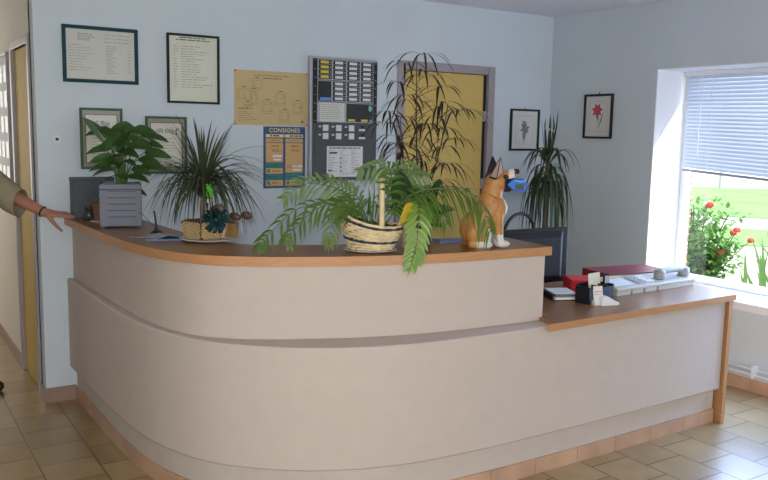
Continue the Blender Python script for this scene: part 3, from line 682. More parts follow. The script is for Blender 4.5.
# dark grey box by the wall, small wicker pot, glass jar
db = thing('storage_box', 'dark grey box standing at the wall end of the counter', 'box', (1.135, 4.978, TOP))
MB().bmm((-0.118, -0.045, 0), (0.118, 0.045, 0.232)).build('body', mat('dark_slate_plastic', rgb(70, 75, 80), 0.5), db, bevel=0.004)
MB().bmm((-0.12, -0.047, 0.218), (0.12, 0.047, 0.236)).build('lid', mat('dark_slate_lid', rgb(64, 68, 74), 0.5), db, bevel=0.003)
M_RATTAN = mat('reddish_rattan', rgb(132, 84, 58), 0.7, 0.25, 40)
sp = thing('small_wicker_pot', 'small reddish wicker pot with white saucer behind the slate planter', 'plant pot', (1.130, 4.722, TOP))
b = MB(); b.lathe([(0.058, 0), (0.066, 0.005), (0.066, 0.008), (0.05, 0.008)]); b.build('saucer', M_CERAM, sp, smooth=40)
b = MB(); b.lathe([(0.04, 0.008), (0.046, 0.05), (0.05, 0.1), (0.044, 0.1), (0.042, 0.09)])
for k in range(9): b.tube([(0.0435 + 0.0008*k, 0, 0.014 + k*0.0105)] + [((0.0435 + 0.0008*k)*math.cos(a*PI/10), (0.0435 + 0.0008*k)*math.sin(a*PI/10), 0.014 + k*0.0105) for a in range(1, 21)], 0.005, 6)
b.build('wicker', M_RATTAN, sp, smooth=60)
MB().lathe([(0.043, 0.085), (0.043, 0.09)]).build('soil', M_SOIL, sp)
tp = thing('trailing_plant', 'small light green trailing plant in the reddish wicker pot', 'plant', (1.130, 4.722, TOP + 0.09))
b = MB(); st = MB()
for i in range(34):
    a = random.uniform(0, 2*PI); rr = random.uniform(0.02, 0.085); u = random.uniform(-0.02, 0.085) * (1.2 - rr*6)
    tip = V((rr*math.cos(a), rr*math.sin(a), u)); st.tube(bez((0.01*math.cos(a), 0.01*math.sin(a), 0), (tip.x*0.5, tip.y*0.5, u + 0.04), tip, 4), 0.001, 4)
    d_ = V((math.cos(a), math.sin(a), random.uniform(-.5, .3))).normalized(); b.leaf([tip, tip + d_*0.012, tip + d_*0.026], [0.002, 0.009, 0.001])
b.build('leaves', green('small_light_leaf', 92, 122, 50), tp, recalc=False); st.build('stems', G_STEM, tp)
jar = thing('glass_jar', 'small dark glass jar holding a sprig, beside the reaching hand', 'jar', (1.075, 4.80, TOP))
b = MB(); b.lathe([(0.03, 0), (0.037, 0.01), (0.037, 0.05), (0.028, 0.062), (0.026, 0.062), (0.034, 0.05), (0.033, 0.008)]); b.build('glass', mat('dark_green_glass', rgb(52, 60, 56), 0.1, coat=0.5), jar, smooth=50)
b = MB()
for i in range(12):
    a = random.uniform(0, 2*PI); b.leaf(bez((0, 0, 0.03), (0.01*math.cos(a), 0.01*math.sin(a), 0.08), (0.045*math.cos(a), 0.045*math.sin(a), random.uniform(0.06, 0.11)), 4), [0.002, 0.004, 0.005, 0.004, 0.001])
b.build('sprig', green('olive_sprig', 84, 96, 52), jar, recalc=False)

# leaflets, blue folder, pen on a stand
fo = MB().bmm((-0.1, -0.07, 0), (0.1, 0.07, 0.006)).build('blue_folder', mat('mid_blue_card', rgb(84, 118, 170), 0.5), loc=(1.235, 3.87, TOP), rz=math.radians(-20))
tag(fo, 'thin blue card folder lying under the open leaflets', 'folder')
lf = MB()
lf.add([(-0.07, -0.05, 0.0005), (0, -0.05, 0.016), (0.07, -0.05, 0.0005), (-0.07, 0.05, 0.0005), (0, 0.05, 0.016), (0.07, 0.05, 0.0005), (-0.07, -0.05, 0), (0.07, -0.05, 0), (-0.07, 0.05, 0), (0.07, 0.05, 0)],
       [(0, 1, 4, 3), (1, 2, 5, 4)])
o = lf.build('open_leaflet', mat('pale_printed_leaflet', rgb(176, 178, 176), 0.6, 0.25, 30), loc=(1.215, 3.875, TOP + 0.0065), rz=math.radians(10), recalc=False)
sol = o.modifiers.new('Solid', 'SOLIDIFY'); sol.thickness = 0.0015; sol.offset = 1
tag(o, 'open pale leaflet standing up in a ridge on the blue folder', 'leaflet')
o = MB().bmm((-0.05, -0.07, 0), (0.05, 0.07, 0.004)).build('stacked_leaflets', mat('brown_grey_leaflet', rgb(150, 146, 136), 0.6, 0.3, 30), loc=(1.16, 4.02, TOP), rz=math.radians(-35))
tag(o, 'small pile of brownish leaflets beside the slate planter', 'leaflets')
pn = thing('pen_stand', 'black pen standing in a small holder behind the leaflets', 'pen stand', (1.245, 4.09, TOP))
MB().lathe([(0.032, 0), (0.032, 0.006), (0.012, 0.016), (0.009, 0.03)]).build('base', M_BLACK, pn, smooth=40)
MB().tube([(0, 0, 0.025), (-0.012, 0, 0.115)], [0.005, 0.0045], 8).build('pen', M_BLACK, pn, smooth=60)
MB().tube(spline([(0.03, 0.01, 0.006), (-0.0, 0.03, 0.03), (-0.06, 0.03, 0.095), (-0.09, 0.0, 0.11)], 5), 0.0015, 5).build('chain', M_DGREY, pn)

# white plate with the bamboo pot and spiky plant
PC = V((1.385, 3.715, TOP))
o = MB().lathe([(0.07, 0), (0.13, 0.01), (0.142, 0.016), (0.14, 0.018), (0.12, 0.011), (0.0, 0.007)], n=40).build('plate', M_CERAM, loc=PC, smooth=50)
tag(o, 'large white saucer under the bamboo pot', 'plate')
M_BAMB = mat('split_bamboo', rgb(206, 180, 130), 0.5, 0.15, 25); M_BAMBD = mat('dark_bamboo', rgb(92, 68, 42), 0.6)
bp_ = thing('bamboo_pot', 'hexagonal split bamboo pot on the white saucer', 'plant pot', PC + V((-0.025, -0.01, 0.0185)), math.radians(-31))
b = MB(); n6 = 6
b.lathe([(0.096, 0.0), (0.116, 0.082), (0.106, 0.082), (0.102, 0.06)], n=6, rz=PI/6)
b.build('body', M_BAMBD, bp_)
for sd_ in range(6):
    a0 = PI/6 + sd_*PI/3; a1 = a0 + PI/3; s_ = MB()
    A0, A1 = V((0.098*math.cos(a0), 0.098*math.sin(a0), 0.003)), V((0.098*math.cos(a1), 0.098*math.sin(a1), 0.003))
    B0, B1 = V((0.119*math.cos(a0), 0.119*math.sin(a0), 0.082)), V((0.119*math.cos(a1), 0.119*math.sin(a1), 0.082))
    dr = 1 if sd_ % 2 else -1
    for k in range(-8, 11):
        seg = []
        k = k * 1.35
        for q in range(13):
            v_ = q / 12; u_ = k/10 + v_*0.75*(1 if dr > 0 else -1) + (0 if dr > 0 else 0.75) - 0.0
            if 0.02 <= u_ <= 0.98: seg.append(A0.lerp(A1, u_).lerp(B0.lerp(B1, u_), v_))
        if len(seg) > 1: s_.tube(seg, 0.0042, 6)
    s_.build('bamboo_side', M_BAMB, bp_, smooth=60)
MB().lathe([(0.10, 0.055), (0.102, 0.066)], n=6, rz=PI/6).build('soil', M_SOIL, bp_)
sy_ = thing('spiky_plant', 'spiky grass-leaved plant with arching blades in the bamboo pot', 'plant', PC + V((-0.03, 0.0, 0.08)))
MB().tube([(0, 0, 0), (-0.003, 0, 0.08), (0.004, 0, 0.16), (0, 0, 0.21)], [0.016, 0.013, 0.012, 0.013], 9).build('trunk', M_TRUNK, sy_, smooth=60)
b = MB()
for i in range(210):
    a = random.uniform(0, 2*PI); el = random.choice([1, 1, 2, 2, 3]); L = random.uniform(0.22, 0.40)
    z0_ = random.uniform(0.12, 0.22); base = V((0.008*math.cos(a), 0.008*math.sin(a), z0_)); d_ = V((math.cos(a), math.sin(a), 0))
    if el == 3: tip = base + d_*L*0.45 + V((0, 0, L*0.85)); mid = base + d_*L*0.15 + V((0, 0, L*0.5))
    elif el == 2: tip = base + d_*L*0.95 + V((0, 0, L*random.uniform(-.15, .35))); mid = base + d_*L*0.45 + V((0, 0, L*0.55))
    else: q_ = random.uniform(.3, .75); tip = base + d_*L*(1.05 - q_*.6) + V((0, 0, -L*q_)); mid = base + d_*L*0.5 + V((0, 0, L*random.uniform(.3, .55)))
    tip.z = max(tip.z, 0.02 if (d_.dot(VF) < -0.2 and d_.dot(VR) < .7) else -0.05)
    b.leaf(bez(base, mid, tip, 8), wprof(9, 0.0058, 0.3), fold=0.35)
b.build('leaves', green('spiky_leaf', 62, 72, 48, 0.2, 0.15), sy_, recalc=False)
M_BOW = mat('teal_satin_ribbon', rgb(12, 48, 52), 0.3, 0.4, 25)
bw = thing('ribbon_bow', 'glossy dark teal ribbon bow in front of the spiky plant', 'bow', PC + V((-0.015, -0.125, 0.115)))
for i in range(18):
    a = 2*PI*i/18 + random.random()*0.3; el = random.uniform(-0.5, 0.9)
    d_ = (VR*math.cos(a) + V((0,0,1))*math.sin(a)*0.8 - VF*el*0.6).normalized(); sd = d_.cross(VF).normalized()
    ctrl = [V((0,0,0)), d_*0.035 + VF*-0.014, d_*0.066, d_*0.04 + VF*0.014, V((0,0,0))]
    pts = spline(ctrl, 4); MB().leaf(pts, [0.008]*len(pts), side=(sd + VF*.5), fold=0).build('loop', M_BOW, bw, recalc=False, smooth=60)
MB().ball((0, 0, 0), 0.014, 10).build('knot', M_BOW, bw, smooth=180)
fg = thing('plant_pick', 'bright green and white ornamental pick stuck among the spiky leaves', 'plant pick', PC + V((-0.045, -0.115, 0.10)))
MB().tube([(0, 0, 0), (0.002, 0, 0.10)], 0.0025, 6).build('stick', M_PAPER, fg)
MB().tube([(0.002, 0, 0.095), (0.002, 0, 0.112)], 0.011, 8).build('collar', M_PAPER, fg, smooth=60)
b = MB(); b.ball((0.003, 0, 0.135), (0.016, 0.012, 0.022), 12); b.ball((0.0, 0, 0.165), (0.013, 0.01, 0.012), 10); b.ball((0.014, -0.006, 0.15), (0.008, 0.008, 0.01), 8); b.ball((-0.008, 0, 0.178), 0.005, 8); b.ball((0.009, 0, 0.178), 0.005, 8)
b.build('ornament', mat('bright_green_plastic', rgb(88, 178, 40), 0.4, 0.2, 40), fg, smooth=180)
bpt = thing('brown_pot', 'small ribbed bamboo pot at the right edge of the white saucer', 'plant pot', PC + V((0.098, -0.015, 0.0185)))
b = MB(); b.lathe([(0.034, 0), (0.037, 0.065), (0.033, 0.065), (0.032, 0.055)], n=16)
for i in range(16): a = 2*PI*i/16; b.tube([(0.0345*math.cos(a), 0.0345*math.sin(a), 0.001), (0.038*math.cos(a), 0.038*math.sin(a), 0.066)], 0.005, 5)
b.build('body', mat('brown_bamboo', rgb(150, 112, 62), 0.6, 0.2, 30), bpt, smooth=60); MB().lathe([(0.032, 0.05), (0.032, 0.056)]).build('soil', M_SOIL, bpt)
kp = thing('succulent_plant', 'brown-leaved succulent with thick rounded leaves beside the teal bow', 'plant', PC + V((0.098, -0.015, 0.073)))
b = MB(); st = MB()
for (r, f_, u, sr, sz) in ((-0.05, -.02, .075, .034, .03), (0.03, -.02, .045, .03, .018), (0.085, -.01, .05, .028, .02), (0.07, .03, .04, .025, .014), (-.02, .03, .03, .02, .018), (0.0, -0.03, 0.025, .022, .016)):
    c = vrel(r, f_, u); st.tube(bez((0, 0, -0.01), (c.x*.3, c.y*.3, u), c, 5), 0.004, 6)
    b.ball(c, (sr, 0.009, sz), 12, M=Matrix.Rotation(math.radians(-31), 3, 'Z') @ Matrix.Rotation(random.uniform(-.4, .4), 3, 'Y'))
b.build('leaves', mat('brown_red_leaf', rgb(92, 62, 52), 0.45, 0.2, 15), kp, smooth=180); st.build('stems', mat('brown_stem', rgb(90, 70, 50), 0.7), kp)
gl = MB().lathe([(0.022, 0), (0.025, 0.07), (0.023, 0.07), (0.02, 0.004)], n=20).build('drinking_glass', glass_mat('tumbler_glass', 1.5), loc=(1.585, 3.79, TOP), smooth=50)
tag(gl, 'small clear tumbler behind the white saucer', 'glass')

# wicker basket with palm
BC = V((1.908, 3.09, TOP))
o = MB().lathe([(0.06, 0), (0.105, 0.007), (0.116, 0.012), (0.114, 0.014), (0.1, 0.009), (0, 0.006)], n=40, sx=1.05, sy=0.9, rz=0).build('plate', M_CERAM, loc=BC, rz=math.radians(-30), smooth=50)
tag(o, 'white oval saucer under the wicker basket', 'plate')
bk = thing('wicker_basket', 'pale wicker basket with navy bands and a tall upright handle', 'basket', BC + V((0, 0, 0.0145)), math.radians(-30))
def rimz(a): return 0.125 - 0.03*math.cos(a) + 0.01*math.cos(2*a)
def ring(k, K): # height fraction -> radius
    f = k / K; return 0.090 + 0.042*math.sin(f*PI/2)
NR, NA = 10, 48
def bpoint(f, a, d=0.0):
    r = 0.090 + 0.042*math.sin(f*PI/2) + d; return V((r*1.05*math.cos(a), r*0.88*math.sin(a), 0.004 + f*(rimz(a) - 0.004)))
wk = MB(); nv = MB()
inner = MB(); vs = []
for i in range(7):
    for j in range(NA): vs.append(bpoint(i/6, 2*PI*j/NA, -0.004))
inner.add(vs, [(i*NA + j, i*NA + (j+1) % NA, (i+1)*NA + (j+1) % NA, (i+1)*NA + j) for i in range(6) for j in range(NA)] + [list(range(NA))])
inner.build('liner', mat('dark_wicker_core', rgb(120, 90, 56), 0.8), bk, recalc=False)
for k in range(NR + 1):
    pts = []
    for j in range(NA*2 + 1):
        a = PI*j/NA; pts.append(bpoint(k/NR, a, 0.0045*math.sin(a*14 + k*PI)))
    (nv if k in (3, NR - 1) else wk).tube(pts, 0.0064, 6, cap=False)
for j in range(28):
    a = 2*PI*j/28; wk.tube([bpoint(q/6, a, 0.001) for q in range(7)], 0.003, 5)
wk.build('weave', M_WICKER, bk, smooth=80); nv.build('navy_bands', M_WICKD, bk, smooth=80)
hd = MB(); hp_ = []
for i in range(25):
    t_ = PI*i/24; hp_.append(V((0.045, -0.098*math.cos(t_), 0.06 + 0.27*math.sin(t_)**0.7)))
hd.tube(hp_, 0.0125, 8)
hd.build('handle', mat('pale_cane', rgb(222, 204, 158), 0.6, 0.1, 20), bk, smooth=80)
MB().lathe([(0.1, 0.07), (0.104, 0.085)], n=30, sx=1.0, sy=0.84).build('soil', M_SOIL, bk)
def frond(lm, sm, path, n, ll, lw, droop=0.5, up=None, mi=0, start=0.15, vtilt=0.0):
    P = spline(path, 10); sm.tube(P, [0.0035 - 0.0025*i/len(P) for i in range(len(P))], 5)
    for i in range(n):
        f = start + (1 - start) * i / (n - 1); idx = min(int(f*(len(P)-1)), len(P)-2); p = P[idx]; t = (P[idx+1] - P[idx]).normalized()
        nrm = up if up is not None else V((0, 0, 1)); sd = t.cross(nrm)
        sd = sd.normalized() if sd.length > 1e-3 else VR.copy()
        L = ll * (0.55 + 0.45*math.sin(PI*min(1, 0.25 + 0.8*f))) * (1.0 if f < .9 else 0.75)
        for s in (-1, 1):
            d = (sd*s*0.8 + t*0.7).normalized(); j = random.uniform(-.1, .1)
            tip = p + d*L + V((0, 0, -droop*L + j*L)); mid = p + d*L*0.5 + V((0, 0, 0.06*L))
            fn = t.cross(d).normalized()
            lm.leaf(bez(p, mid, tip, 5), wprof(6, lw, 0.4), side=t - d*t.dot(d), fold=0.15, mi=mi)
    p = P[-1]; t = (P[-1]-P[-3]).normalized(); lm.leaf([p, p + t*ll*.25, p + t*ll*.55], [lw*.4, lw*.8, 0.0005], mi=mi)
pm = thing('palm_plant', 'feathery palm with long arching fronds spilling out of the wicker basket', 'plant', BC + V((0, 0, 0.1)))
lm = MB(); sm_ = MB(); F = lambda *q: [vrel(*x) for x in q]
# r = towards picture right, f = away, u = above the basket soil (metres)
UPV = -VF + V((0, 0, .7))
frond(lm, sm_, F((0,0,0), (-.08,-.02,.13), (-.16,-.03,.185), (-.29,-.04,.20), (-.39,-.04,.13)), 18, 0.10, 0.0062, 0.3, up=-VF)
frond(lm, sm_, F((0,0,0), (-.06,-.04,.09), (-.13,-.06,.12), (-.31,-.09,.10), (-.45,-.11,-.02), (-.49,-.12,-.075)), 19, 0.085, 0.0062, 0.5, up=UPV)
frond(lm, sm_, F((0,0,0), (-.07,-.05,.09), (-.15,-.08,.12), (-.25,-.10,.09), (-.34,-.11,.0), (-.37,-.12,-.05)), 17, 0.085, 0.0062, 0.45, up=UPV)
frond(lm, sm_, F((-.02,-.03,0), (-.10,-.08,.09), (-.155,-.10,.09), (-.175,-.12,.0), (-.18,-.13,-.06)), 12, 0.07, 0.006, 0.5, up=UPV)
frond(lm, sm_, F((0,.02,0), (-.06,.03,.14), (-.13,.03,.19), (-.25,.0,.24)), 12, 0.085, 0.006, 0.4, up=-VF)
frond(lm, sm_, F((0.03,-.02,0), (.085,-.09,.20), (0.06,-.12,.29), (-.06,-.12,.265)), 14, 0.09, 0.0085, 0.6, up=-VF)
frond(lm, sm_, F((.04,-.02,0), (.18,-.03,.16), (0.34,-.05,.19), (.47,-.07,.145), (.53,-.08,.0)), 20, 0.13, 0.0058, 1.0, up=(V((0,0,1)) - VF*0.5), start=.25)
frond(lm, sm_, F((.05,.0,0), (.16,.0,.15), (0.27,-.02,.14), (.34,-.04,.03)), 13, 0.10, 0.006, 0.8, up=(V((0,0,1)) - VF*0.6), start=.3)
frond(lm, sm_, F((.03,.02,0), (.12,.02,.17), (0.28,.0,.20), (.44,.0,.19)), 14, 0.09, 0.006, 0.5, up=(V((0,0,1)) - VF*0.3), start=.3)
frond(lm, sm_, F((.03,.03,0), (.08,.04,.16), (0.16,.04,.24), (.26,.02,.24)), 16, 0.11, 0.0065, 0.7, up=-VF, start=.25)
frond(lm, sm_, F((.03,.03,0), (.08,.03,.14), (0.12,.02,.2), (.2,.0,.13)), 10, 0.08, 0.006, 0.5, up=-VF, start=.25)
frond(lm, sm_, F((.03,.0,0), (.1,-.02,.1), (0.2,-.04,.13), (.28,-.06,.09)), 10, 0.08, 0.006, 0.5, up=UPV, start=.25)
frond(lm, sm_, F((.03,.03,0), (.06,.05,.2), (0.13,.05,.29), (.2,.04,.27)), 12, 0.09, 0.006, 0.6, up=-VF, start=.3)
lm.build('leaflets', G_FERN, pm, recalc=False); sm_.build('stems', G_STEM, pm)
b = MB()
for i in range(9):
    a = 2*PI*i/9; b.leaf(bez((0.01*math.cos(a), 0.01*math.sin(a), 0), (0.04*math.cos(a), 0.04*math.sin(a), 0.12), vrel(random.uniform(-.16, .08), random.uniform(-.06, .05), random.uniform(.12, .26)), 6), wprof(7, 0.005, .4))
b.build('young_blades', G_FERN, pm, recalc=False)
zz_ = thing('fern_pot_plant', 'bright green plant with one broad frond hanging over the counter edge', 'plant', BC + V((0.225, -0.025, 0.135)))
lm = MB(); sm_ = MB()
frond(lm, sm_, F((-.0,.06,-.1), (0.01,-.03,.09), (0.005,-.16,.07), (-.005,-.20,-.08), (-.03,-.205,-.19)), 14, 0.090, 0.0135, 0.25, up=-VF, start=.36)
lm.build('leaflets', G_BRIGHT, zz_, recalc=False); sm_.build('stem', G_STEM, zz_)
b = MB()
for (r, u, L) in ((-.05, .06, .07), (-.06, .03, .07), (-.04, .085, .06)): b.leaf(bez(vrel(-.02, -.17, u), vrel(r*.6 - .02, -.19, u + .01), vrel(r - .03, -.205, u - .035), 5), wprof(6, 0.013, .45), nrm=-VF + V((0, 0, .4)))
b.build('yellow_leaflets', G_YEL, zz_, recalc=False)
b = MB()
for (r0, u0, r1, u1, w_) in ((-.06, .04, -.085, .235, .05), (.05, .05, .10, .2, .022), (.02, .04, -.02, .15, .03), (-.02, .02, -.13, .07, .03), (.06, .03, .17, .06, .022), (0.03, 0.0, .12, -.02, .026)):
    b.leaf(bez(vrel(r0, -.06, u0), vrel((r0 + r1)/2, -.10, (u0 + u1)/2 + .03), vrel(r1, -.11, u1), 7), wprof(8, w_, .4), nrm=-VF + V((0, 0, .3)))
    b.tube([vrel(0, .05, -.09), vrel(r0, -.06, u0)], 0.003, 5)
b.build('broad_leaves', G_DARK, zz_, recalc=False)
o = thing('beige_pot', 'plain beige pot half hidden behind the hanging frond', 'plant pot', BC + V((0.255, 0.035, 0)))
MB().lathe([(0.05, 0), (0.062, 0.09), (0.066, 0.1), (0.06, 0.1), (0.055, 0.085)], n=28).build('body', mat('beige_ceramic', rgb(206, 182, 142), 0.5), o, smooth=50); MB().lathe([(0.055, 0.08), (0.056, 0.086)]).build('soil', M_SOIL, o)
b = MB(); random.seed(3)
for i in range(5): b.ball(vrel(random.uniform(-.06, .0), random.uniform(-.05, -.01), random.uniform(-0.01, .03)), 0.011, 10)
o = b.build('red_berries', mat('dark_red_berry', rgb(150, 30, 24), 0.25), pm, smooth=180)

# false aralia
AB = V((2.46, 3.52, DESK))
ap = thing('black_pot', 'black plant pot on the desk behind the raised counter', 'plant pot', AB)
MB().lathe([(0.07, 0), (0.1, 0.17), (0.105, 0.18), (0.096, 0.18), (0.09, 0.16)], n=28).build('body', M_BLACK, ap, smooth=50); MB().lathe([(0.09, 0.15), (0.092, 0.165)]).build('soil', M_SOIL, ap)
ar = thing('false_aralia', 'tall dark plant with thin drooping finger leaves in front of the yellow door', 'plant', AB + V((0, 0, 0.165)))
b = MB(); st = MB(); random.seed(11)
HT = 1.10
stems = [[(0,0,0), (0.0,0,.4), (-.015,0,.75), (-.02,0,HT)], [(.02,0,0), (.05,.02,.35), (.12,.03,.65), (.15,.03,.86)], [(-.02,0,0), (-.05,-.01,.3), (-.08,0,.6), (-.10,0,.78)]]
whorls = []
for si_, s_ in enumerate(stems):
    P = spline(F(*s_), 10); st.tube(P, [0.006 - 0.004*i/len(P) for i in range(len(P))], 6)
    N_ = (19, 9, 9)[si_]
    for i in range(N_):
        f_ = 0.34 + 0.66 * i / (N_-1); whorls.append((P[min(int(f_*(len(P)-1)), len(P)-1)], f_, si_))
for wi, (p, f_, si_) in enumerate(whorls):
    a = wi * 2.4; pl = random.uniform(0.10, 0.20) * (1.15 - 0.45*f_)
    if f_ > .97: pl = 0.03
    d_ = V((math.cos(a), math.sin(a), 0.45)).normalized(); c = p + d_*pl
    st.tube(bez(p, p + d_*pl*.5 + V((0,0,.015)), c, 4), 0.0016, 5)
    nl = random.choice([6, 7, 8]); L = random.uniform(0.19, 0.255)
    for k in range(nl):
        b_ = a + (k/(nl) - .5) * 2*PI * 0.95; e = V((math.cos(b_), math.sin(b_), 0)); Lk = L * random.uniform(.8, 1.1)
        tip = c + e*Lk*0.78 + V((0, 0, -Lk*random.uniform(.2, .65))); mid = c + e*Lk*0.5 + V((0, 0, Lk*.16))
        b.leaf(bez(c, mid, tip, 6), wprof(7, 0.0056, .55), fold=0.2)
b.build('leaves', G_ARAL, ar, recalc=False); st.build('stems', mat('brown_green_stem', rgb(72, 62, 44), 0.7), ar)

# dracaena in the corner
DC = V((4.38, 4.55, 0))
dp = thing('floor_pot', 'large terracotta floor pot in the corner behind the desk', 'plant pot', DC)
MB().lathe([(0.12, 0), (0.16, 0.28), (0.175, 0.3), (0.16, 0.3), (0.15, 0.26)], n=32).build('body', mat('terracotta', rgb(170, 100, 70), 0.7, 0.1, 10), dp, smooth=50); MB().lathe([(0.15, 0.24), (0.152, 0.27)]).build('soil', M_SOIL, dp)
dr = thing('corner_dracaena', 'tall dracaena with long drooping strap leaves in the room corner', 'plant', DC + V((0, 0, 0.268)))
MB().tube([(0,0,0), (0.01,0,.5), (-.01,0,.9), (0,0,1.22)], [0.025, 0.02, 0.018, 0.016], 10).build('trunk', M_TRUNK, dr, smooth=60)
b = MB(); random.seed(5)
for i in range(75):
    a = i*2.4; lv = random.random(); L = random.uniform(0.45, 0.62); base = V((0.012*math.cos(a), 0.012*math.sin(a), 0.92 + 0.3*i/75)); d_ = V((math.cos(a), math.sin(a), 0))
    if i > 67: tip = base + d_*L*.10*random.uniform(.2, 1) + V((0,0,L*.62)); mid = base + d_*L*.1 + V((0,0,L*.35))
    elif i > 52: tip = base + d_*L*random.uniform(.36, .46) + V((0,0,-L*.12)); mid = base + d_*L*.25 + V((0,0,L*.42))
    else: tip = base + d_*L*random.uniform(.2, .36) + V((0,0,-L*random.uniform(.6, .95))); mid = base + d_*L*.28 + V((0,0,L*.28))
    b.leaf(bez(base, mid, tip, 9), wprof(10, 0.0125, .3), fold=0.3)
b.build('leaves', G_DRAC, dr, recalc=False)

# ------------------------------------------------------------------ dog figurine (local: x forward, z up; metres)
M_FAWN = mat('fawn_glazed_resin', rgb(184, 128, 66), 0.42, 0.12, 14); M_DWHITE = mat('white_glazed_resin', rgb(216, 208, 202), 0.4, 0.05, 20); M_DBLK = mat('black_glazed_resin', rgb(34, 30, 30), 0.35); M_PINK = mat('pink_grey_ear', rgb(176, 146, 140), 0.5)
dog = thing('dog_figurine', 'fawn and white sitting boxer puppy figurine on the counter end', 'figurine', (2.482, 2.985, TOP), math.radians(-24))
pr = [('e', (-0.055, 0, 0.085), (0.068, 0.07, 0.082)), ('c', (-0.045, 0, 0.105), (0.03, 0, 0.20), 0.068, 0.062), ('e', (0.052, 0, 0.185), (0.055, 0.057, 0.062)),
      ('c', (0.02, 0, 0.215), (0.035, 0, 0.29), 0.057, 0.048), ('e', (0.048, 0, 0.308), (0.055, 0.05, 0.05)),
      ('e', (-0.045, -0.05, 0.075), (0.062, 0.034, 0.07)), ('e', (-0.045, 0.05, 0.075), (0.062, 0.034, 0.07)),
      ('c', (-0.075, -0.055, 0.02), (0.0, -0.062, 0.017), 0.022, 0.019), ('c', (-0.075, 0.055, 0.02), (0.0, 0.062, 0.017), 0.022, 0.019), ('e', (-0.01, -0.063, 0.018), (0.034, 0.023, 0.018)), ('e', (-0.01, 0.063, 0.018), (0.034, 0.023, 0.018)),
      ('c', (-0.01, -0.062, 0.02), (0.0, -0.055, 0.085), 0.018, 0.024), ('c', (-0.01, 0.062, 0.02), (0.0, 0.055, 0.085), 0.018, 0.024),
      ('c', (0.05, -0.03, 0.16), (0.06, -0.032, 0.03), 0.031, 0.024), ('c', (0.05, 0.03, 0.16), (0.06, 0.032, 0.03), 0.031, 0.024), ('e', (0.078, -0.033, 0.019), (0.038, 0.026, 0.019)), ('e', (0.078, 0.033, 0.019), (0.038, 0.026, 0.019)),
      ('c', (0.075, 0, 0.328), (0.125, 0, 0.350), 0.031, 0.026), ('e', (0.118, -0.015, 0.342), (0.021, 0.016, 0.019)), ('e', (0.118, 0.015, 0.342), (0.021, 0.016, 0.019)),
      ('c', (0.06, 0, 0.288), (0.112, 0, 0.277), 0.025, 0.015)]
me = blob(pr, 0.0045, 5)
mi = []
for p in me.polygons:
    c = p.center; x, y, z = c; k = 0
    if z < 0.034 and x > -0.055 and abs(y) > .035 and x < .03: k = 1
    if -0.025 < x < 0.025 and abs(y) > .03 and 0.02 < z < 0.095 and x > -0.02 + (z - .03)*.2: k = 1
    if x > 0.03 and z < 0.066: k = 1
    if x > 0.070 + 0.5*abs(y) and 0.11 < z < 0.235: k = 1
    if x > 0.060 + 0.5*abs(y) and 0.2 < z < 0.275: k = 1
    if x > 0.100 and z > 0.318: k = 1
    if x > 0.130 and z > 0.338: k = 2
    if x > 0.078 and z > 0.262 and z < 0.322 + (x - 0.088)*.25: k = 2
    mi.append(k)
me_o = link_mesh('body', me, [M_FAWN, M_DWHITE, M_DBLK], dog); me.polygons.foreach_set('material_index', mi)
for s in (-1, 1):
    e = MB(); tip = V((0.046, s*0.070, 0.440)); ba, bb_, bc_ = V((0.000, s*0.036, 0.330)), V((0.076, s*0.032, 0.356)), V((0.028, s*0.066, 0.322))
    back = V((0.035, s*0.026, 0.36))
    e.add([ba, bc_, bb_, tip, back], [(0, 1, 3), (1, 2, 3), (2, 4, 3), (4, 0, 3), (0, 4, 2, 1)]); o = e.build('ear', M_DBLK, dog, bevel=0.003)
    q = MB(); off = V((-0.002, s*0.003, 0.0))
    for tri in ((ba, bc_, tip), (bc_, bb_, tip)):
        cc = (ba + bb_ + bc_*2 + tip*1.4) / 5.4; nn = (tri[1] - tri[0]).cross(tri[2] - tri[0]).normalized(); nn = nn if nn.y*s > 0 else -nn
        q.add([cc + (v - cc)*0.74 + nn*0.0035 for v in tri], [(0, 1, 2)])
    q.build('ear_lining', M_PINK, o, recalc=False)
    b = MB(); b.ball((0.084, s*0.032, 0.334), (0.013, 0.013, 0.014), 12); b.build('eye_patch', M_DBLK, dog, smooth=180)
    b = MB(); b.ball((0.090, s*0.042, 0.336), 0.005, 10); b.build('eye', mat('glossy_eye', rgb(20, 14, 10), 0.05), dog, smooth=180)
MB().ball((0.147, 0, 0.360), (0.014, 0.018, 0.014), 12).build('nose', M_DBLK, dog, smooth=180)
b = MB(); b.tube(spline([(0.012, -0.056, 0.25), (0.042, -0.054, 0.236), (0.086, 0, 0.226), (0.042, 0.054, 0.236), (0.012, 0.056, 0.25), (-0.028, 0, 0.266), (0.012, -0.056, 0.25)], 6), 0.0025, 6); b.build('collar', mat('fawn_collar', rgb(140, 88, 40), 0.5), dog)
M_BLUE = mat('blue_fabric', rgb(48, 112, 204), 0.5, 0.1, 20)
bx_ = thing('blue_pouch', 'bright blue folded pouch held in the mouth of the dog figurine', 'pouch', (2.482, 2.985, TOP), math.radians(-24))
b = MB(); prf = [(0.095, 0.298), (0.125, 0.326), (0.184, 0.326), (0.194, 0.308), (0.190, 0.264), (0.13, 0.270)]
n_ = len(prf); vs = [(x, -0.022, z) for x, z in prf] + [(x, 0.022, z) for x, z in prf]
b.add(vs, [list(range(n_)), list(range(n_, 2*n_))[::-1]] + [(i, (i+1) % n_, n_ + (i+1) % n_, n_ + i) for i in range(n_)]); b.build('body', M_BLUE, bx_, bevel=0.005)
b = MB(); b.bmm((0.135, -0.0245, 0.276), (0.178, -0.0215, 0.302)); b.build('opening', M_DGREY, bx_)
